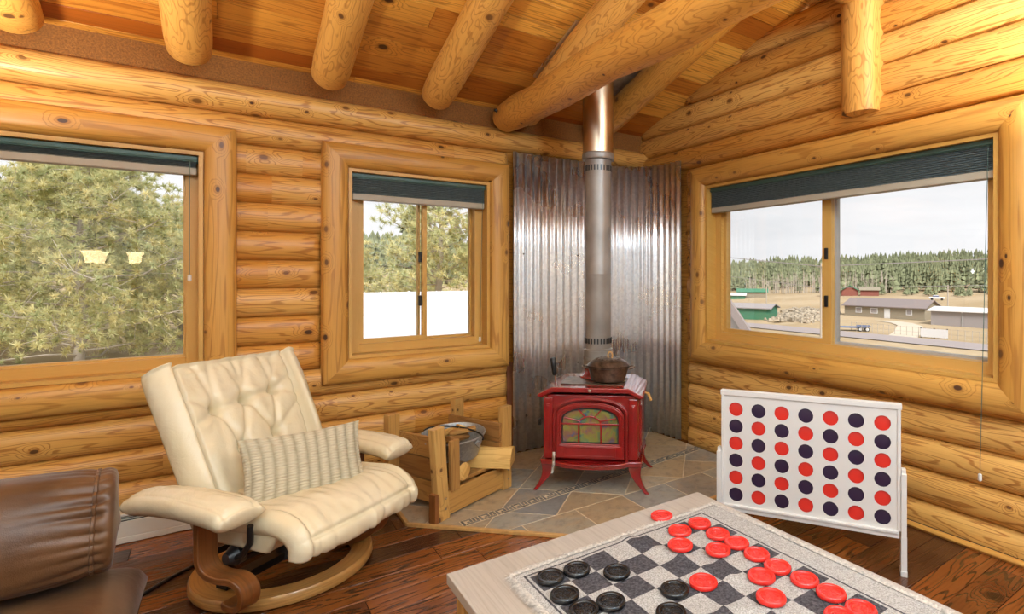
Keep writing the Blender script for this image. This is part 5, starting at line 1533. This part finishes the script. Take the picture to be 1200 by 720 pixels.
# ---- near pines: trunk, branches and bottle-brush tufts of needles
def pine(name, label, loc, H, Rc, seed, z0=.18, ntuft=900, tuft=.26, lean=0):
    R_ = random.Random(seed); r = thing(name, label, 'pine tree', loc, R_.uniform(0, 6), 'pines close to the house')
    tr = MB(); pts = [(.06 * H / 6 * math.sin(i * .9) , .05 * H / 6 * math.cos(i * 1.3), H * i / 9) for i in range(10)]
    tr.tube(pts, [.028 * H * (1 - .93 * i / 9) * .75 + .01 for i in range(10)], 10)
    tr.build('trunk', M['barewood'], r)
    br = MB(); nd = MB(); nb = int(34 + H * 4); tips = []
    for k in range(nb):
        f = z0 + (1 - z0) * (k + .5) / nb; z = H * f; prof_ = math.sin(min(1, (1 - f) / (1 - z0) * 1.05 + .08) * PI * .62) ** 1.15
        L = Rc * max(.16, prof_) * R_.uniform(.75, 1.1); a = k * 2.4 + R_.uniform(-.4, .4)
        p = [Vector((0, 0, z))]; d = Vector((math.cos(a), math.sin(a), R_.uniform(-.05, .45) * (.3 + f)))
        for s in range(1, 5): p.append(Vector((0, 0, z)) + d * (L * s / 4) + Vector((0, 0, .10 * L * (s / 4) ** 2)) + Vector((R_.uniform(-1, 1), R_.uniform(-1, 1), R_.uniform(-1, 1))) * .05 * L)
        br.tube(p, [.010 * L + .006, .008 * L + .005, .006 * L + .004, .005 * L + .003, .003], 5, caps=False)
        for s in range(max(4, int(ntuft / nb))):
            t_ = R_.uniform(.3, 1.02) ** .7; i = min(3, int(t_ * 4)); b = p[i].lerp(p[i + 1], min(1.1, t_ * 4 - i))
            o_ = Vector((R_.gauss(0, 1), R_.gauss(0, 1), R_.gauss(.15, .7))) * (.13 * L + .06)
            c = b + o_
            if R_.random() < .35: br.tube([b, (b + c) / 2 + Vector((0, 0, -.02)), c], .005, 4, caps=False)
            tips.append((c, d))
    for c, d in tips:
        tn = R_.random(); ax = (d + Vector((R_.gauss(0, .5), R_.gauss(0, .5), .7))).normalized(); s_ = tuft * R_.uniform(.7, 1.2)
        vs = []; fs = []
        for j in range(34):
            dd = (ax * R_.uniform(-.1, 1.0) + Vector((R_.gauss(0, .65), R_.gauss(0, .65), R_.gauss(0, .65)))).normalized()
            sd = dd.cross(Vector((R_.random(), R_.random(), R_.random() + .1))).normalized() * s_ * .075
            e = c + dd * s_ * R_.uniform(.6, 1); b = len(vs); vs += [c - sd, c + sd, e]; fs.append((b, b + 1, b + 2))
        nd.add(vs, fs, None, tn)
    br.build('branches', M['barewood'], r); o = nd.build('needles', M['needles'], r, smooth=0); o['kind'] = 'stuff'
    return r
p1 = pine('pine_tree', 'big olive green pine filling the middle of the picture window', (-2.75, 18.1, -1.0), 5.1, 2.75, 3, .05, 4200, .17)
def pcopy(root, loc, rz, sc, label): return dup(root, loc, rz, label, (sc, sc, sc))
p2 = pine('pine_tree', 'open branched pine behind the narrow sliding window', (5.5, 17.3, -1.2), 6.4, 1.9, 11, .30, 1500, .20)
pcopy(p1, (-6.6, 19.5, -.9), 2.0, .90, 'pine at the left edge of the picture window')
pcopy(p1, (-1.1, 22.5, -.8), 4.1, .66, 'paler pine at the right side of the picture window')
pcopy(p1, (-4.6, 24, -.6), 1.1, .82, 'pine behind and left of the biggest one in the picture window')
pcopy(p2, (3.3, 19.5, -1.6), 1.0, .62, 'short pine at the left of the narrow window')
pcopy(p1, (6.9, 25, -1.4), 3.0, .55, 'low bushy pine at the right of the narrow window')
pcopy(p1, (3.2, 27, -1.0), 5.0, .60, 'low bushy pine above the metal roof')
pcopy(p1, (5.1, 30, -1.0), 5.6, .62, 'farther bushy pine in the middle of the narrow window')

# ---- far pines
def farpine_mb(q, c, H, Rr, R_, tiers=6, tint=.5):
    n = 9
    q.tube([c, c + Vector((0, 0, H * .35))], H * .02, 5, caps=False, tint=0)
    for k in range(tiers):
        f = k / tiers; z0_ = H * (.16 + .80 * f) ; z1_ = min(H, z0_ + H * .30); rr_ = Rr * (1 - f) ** .75 * R_.uniform(.8, 1.1) + .1
        vs = []
        for j in range(n * 2):
            a = PI * j / n + R_.uniform(-.15, .15); rad = rr_ * (R_.uniform(.85, 1.1) if j % 2 == 0 else R_.uniform(.45, .65)); vs.append(c + Vector((rad * math.cos(a), rad * math.sin(a), z0_ + R_.uniform(-.05, .03) * H)))
        vs.append(c + Vector((R_.uniform(-.05, .05) * rr_, R_.uniform(-.05, .05) * rr_, z1_)))
        q.add(vs, [(j, (j + 1) % (2 * n), 2 * n) for j in range(2 * n)], None, R_.random())
R9 = random.Random(21); protos = []
for k in range(4):
    q = MB(); farpine_mb(q, Vector((0, 0, 0)), 10, 2.4 + .35 * k, R9); protos.append(q)
pm = [q.build('hillside_pine', M['farpine'], smooth=0) for q in protos]; used = [False] * 4
def fartree(x, y, s, label, group):
    k = R9.randrange(4)
    if not used[k]: o = pm[k]; used[k] = True
    else: o = pm[k].copy(); COL.objects.link(o)
    o.location = (x, y, gh(x, y) - .3); o.rotation_euler = (0, 0, R9.uniform(0, 6)); o.scale = (s, s, s * R9.uniform(.85, 1.2)); tag(o, label, 'pine tree', group); return o
cnt = 0; spots = []
while cnt < 170:                                            # nearest rows of the forest across the field
    th = math.radians(R9.uniform(45.5, 71)); d = R9.uniform(255, 330); x, y = d * math.sin(th), d * math.cos(th)
    if math.hypot(x - 288, y - 108) < 12: continue
    if 50 < math.degrees(th) < 57 and d < 300 and R9.random() < .75: continue
    fartree(x, y, R9.uniform(.75, 1.45), 'dark green pine in the front rows of the forest across the field', 'forest pines across the field'); cnt += 1
for k in range(24):
    th = math.radians(R9.uniform(58, 71)); d = R9.uniform(232, 252); x, y = d * math.sin(th), d * math.cos(th)
    fartree(x, y, R9.uniform(.35, .6), 'small round pine in the grass at the foot of the forest', 'small pines below the forest')
cnt = 0
while cnt < 100:
    th = math.radians(R9.uniform(-14, 24)); d = R9.uniform(42, 130); x, y = d * math.sin(th), d * math.cos(th)
    fartree(x, y, R9.uniform(.35, .62), 'hazy green pine on the slope behind the house', 'pines on the slope behind the house'); cnt += 1
q = MB()
for k in range(2600):
    th = math.radians(R9.uniform(30, 98)); d = (318 if 44 < math.degrees(th) < 72 else 265) + 190 * R9.random() ** 1.2; x, y = d * math.sin(th), d * math.cos(th); farpine_mb(q, Vector((x, y, gh(x, y) - .3)), 10 * R9.uniform(.8, 1.5), 2.8, R9, 4)
for k in range(1500):
    th = math.radians(R9.uniform(-45, 28)); d = (125 if -15 < math.degrees(th) < 25 else 60) + 110 * R9.random(); x, y = d * math.sin(th), d * math.cos(th); farpine_mb(q, Vector((x, y, gh(x, y) - .3)), 10 * R9.uniform(.35, .7), 1.5, R9, 4)
o = tag(q.build('distant_forest', M['farpine'], smooth=0), 'dense forest covering the hills behind the first rows of pines', 'forest'); o['kind'] = 'stuff'
q = MB()
for k in range(150):
    th = math.radians(R9.uniform(49, 63)); d = R9.uniform(248, 262); x, y = d * math.sin(th), d * math.cos(th); z = gh(x, y); Ht = R9.uniform(5, 10)
    q.tube([(x, y, z), (x + R9.uniform(-.3, .3), y, z + Ht)], [.16, .06], 4, caps=False)
    for j in range(5):
        zz = z + Ht * R9.uniform(.4, .9); q.tube([(x, y, zz), (x + R9.uniform(-1, 1), y + R9.uniform(-1, 1), zz + R9.uniform(.6, 1.4))], [.07, .03], 3, caps=False)
o = tag(q.build('bare_aspens', M['barewood'], smooth=0), 'thicket of bare pale aspen trunks at the forest edge', 'trees'); o['kind'] = 'stuff'

# ------------------------------------------------------------------ lamps, sky, camera
def lamp(name, kind, loc, energy, color, size=.1, **k):
    l_ = bpy.data.lights.new(name, kind); l_.energy = energy; l_.color = color
    if kind == 'POINT' or kind == 'SPOT': l_.shadow_soft_size = size
    o = bpy.data.objects.new(name, l_); COL.objects.link(o); o.location = loc
    for a, b in k.items(): setattr(l_, a, b)
    return o
WARM = (.92, .90, .82); NEUT = (.58, .80, 1.0)
ch = thing('chandelier', 'chandelier with three lit glass shades behind the camera, mirrored in the picture window', 'chandelier', (-1.12, -1.5, 0))
q = MB(); q.tube([(0, 0, 1.75), (0, 0, ceil_z(-1.5))], .012, 8); q.lathe([(.04, 1.62), (.06, 1.70), (.03, 1.76)], 16)
q.lathe([(.06, ceil_z(-1.5) - .03), (.07, ceil_z(-1.5))], 16); q.build('stem', M['bronze'], ch)
for k in range(3):
    a = 2 * PI * k / 3 + 4.23; c_, s_ = math.cos(a), math.sin(a)
    q = MB(); q.tube([(0, 0, 1.66), (.14 * c_, .14 * s_, 1.64), (.24 * c_, .24 * s_, 1.60)], .009, 8); am = q.build('arm', M['bronze'], ch)
    q = MB(); q.lathe([(.05, 1.44), (.055, 1.46), (.062, 1.53), (.09, 1.58)], 24, (.24 * c_, .24 * s_, 0)); q.build('glass_shade', M['lampglass'], am)
# unseen ceiling lamps added to light the room; one follows light on the post
for i, (x, y) in enumerate(((.6, -.9), (2.0, -1.6), (-1.0, -.4), (1.7, .1), (-2.2, 1.4))):
    z = ceil_z(y)
    r = thing('fill_ceiling_lamp', 'round ceiling lamp added out of view to light the room', 'lamp', (x, y, z), 0, 'ceiling lamps added to light the room')
    q = MB(); q.lathe([(.13, -.03), (.14, .0)], 24); q.build('rim', M['bronze'], r)
    q = MB(); q.lathe([(.02, -.075), (.08, -.065), (.125, -.03)], 24); q.build('diffuser', M['lampglass'], r)
    lamp('fill_light', 'POINT', (x, y, z - .22), LAMP_E[i], NEUT, .14)
# made-up bowl uplighters just out of frame, added to brighten the ceiling
for i, (x, y) in enumerate(((-.98, 2.78), (2.45, .30), (-.5, .3))):
    r = thing('fill_uplighter', 'bronze uplighter added out of view to brighten the ceiling', 'lamp', (x, y, 0), 0, 'uplighters added to brighten the ceiling')
    q = MB(); q.lathe([(.14, 0), (.14, .02), (.02, .035)], 24); q.build('base', M['bronze'], r)
    q = MB(); q.tube([(0, 0, .03), (0, 0, 1.72)], .012, 10); q.build('pole', M['bronze'], r)
    q = MB(); pr = [(.03, 1.70), (.12, 1.75), (.18, 1.83), (.176, 1.83), (.115, 1.757), (.0, 1.735)]
    q.lathe(pr, 28); q.build('bowl', M['bronze'], r)
    l_ = lamp('ceiling_fill', 'AREA', (x, y, 1.80), UP_E[i], WARM); l_.data.shape = 'DISK'; l_.data.size = .22; l_.rotation_euler = (PI, 0, 0)
# soft overcast sun falling on the land from behind the house
l_ = lamp('sun', 'SUN', (0, -10, 30), SUN_E, (1, .96, .9)); l_.data.angle = math.radians(20); l_.rotation_euler = (math.radians(38), math.radians(-22), 0)
w = bpy.data.worlds.new('sky'); SC.world = w; w.use_nodes = True
t = w.node_tree; t.nodes.clear()
out = t.nodes.new('ShaderNodeOutputWorld'); bg = t.nodes.new('ShaderNodeBackground'); tc = t.nodes.new('ShaderNodeTexCoord')
mp = t.nodes.new('ShaderNodeVectorMath'); mp.operation = 'MULTIPLY'; mp.inputs[1].default_value = (1.2, 1.2, 7); t.links.new(tc.outputs['Generated'], mp.inputs[0])
nz = t.nodes.new('ShaderNodeTexNoise'); nz.inputs['Scale'].default_value = 1.6; nz.inputs['Detail'].default_value = 4; t.links.new(mp.outputs[0], nz.inputs['Vector'])
rp = t.nodes.new('ShaderNodeValToRGB'); t.links.new(nz.outputs[0], rp.inputs[0])
rp.color_ramp.elements[0].position = .35; rp.color_ramp.elements[0].color = (.80, .81, .83, 1); rp.color_ramp.elements[1].position = .62; rp.color_ramp.elements[1].color = (.97, .97, .98, 1)
t.links.new(rp.outputs[0], bg.inputs[0]); bg.inputs[1].default_value = SKY_E; t.links.new(bg.outputs[0], out.inputs[0])
cam = bpy.data.cameras.new('camera'); co = bpy.data.objects.new('camera', cam); COL.objects.link(co)
cam.sensor_fit = 'HORIZONTAL'; cam.sensor_width = 36; cam.lens = 36 * 637 / 1200; cam.shift_x = -131 / 1200; cam.shift_y = -38 / 1200
cam.clip_start = .05; cam.clip_end = 2000
co.location = (0, 0, 1.3); co.rotation_euler = (PI / 2, 0, -math.atan(469 / 637)); SC.camera = co
SC.view_settings.view_transform = 'Standard'; SC.view_settings.look = 'None'; SC.view_settings.gamma = 1; SC.view_settings.exposure = EXPO
SC.view_settings.use_curve_mapping = False
SC.cycles.use_denoising = True; SC.cycles.max_bounces = 8; SC.cycles.transparent_max_bounces = 16
SC.cycles.sample_clamp_indirect = 6; SC.cycles.caustics_reflective = False; SC.cycles.caustics_refractive = False
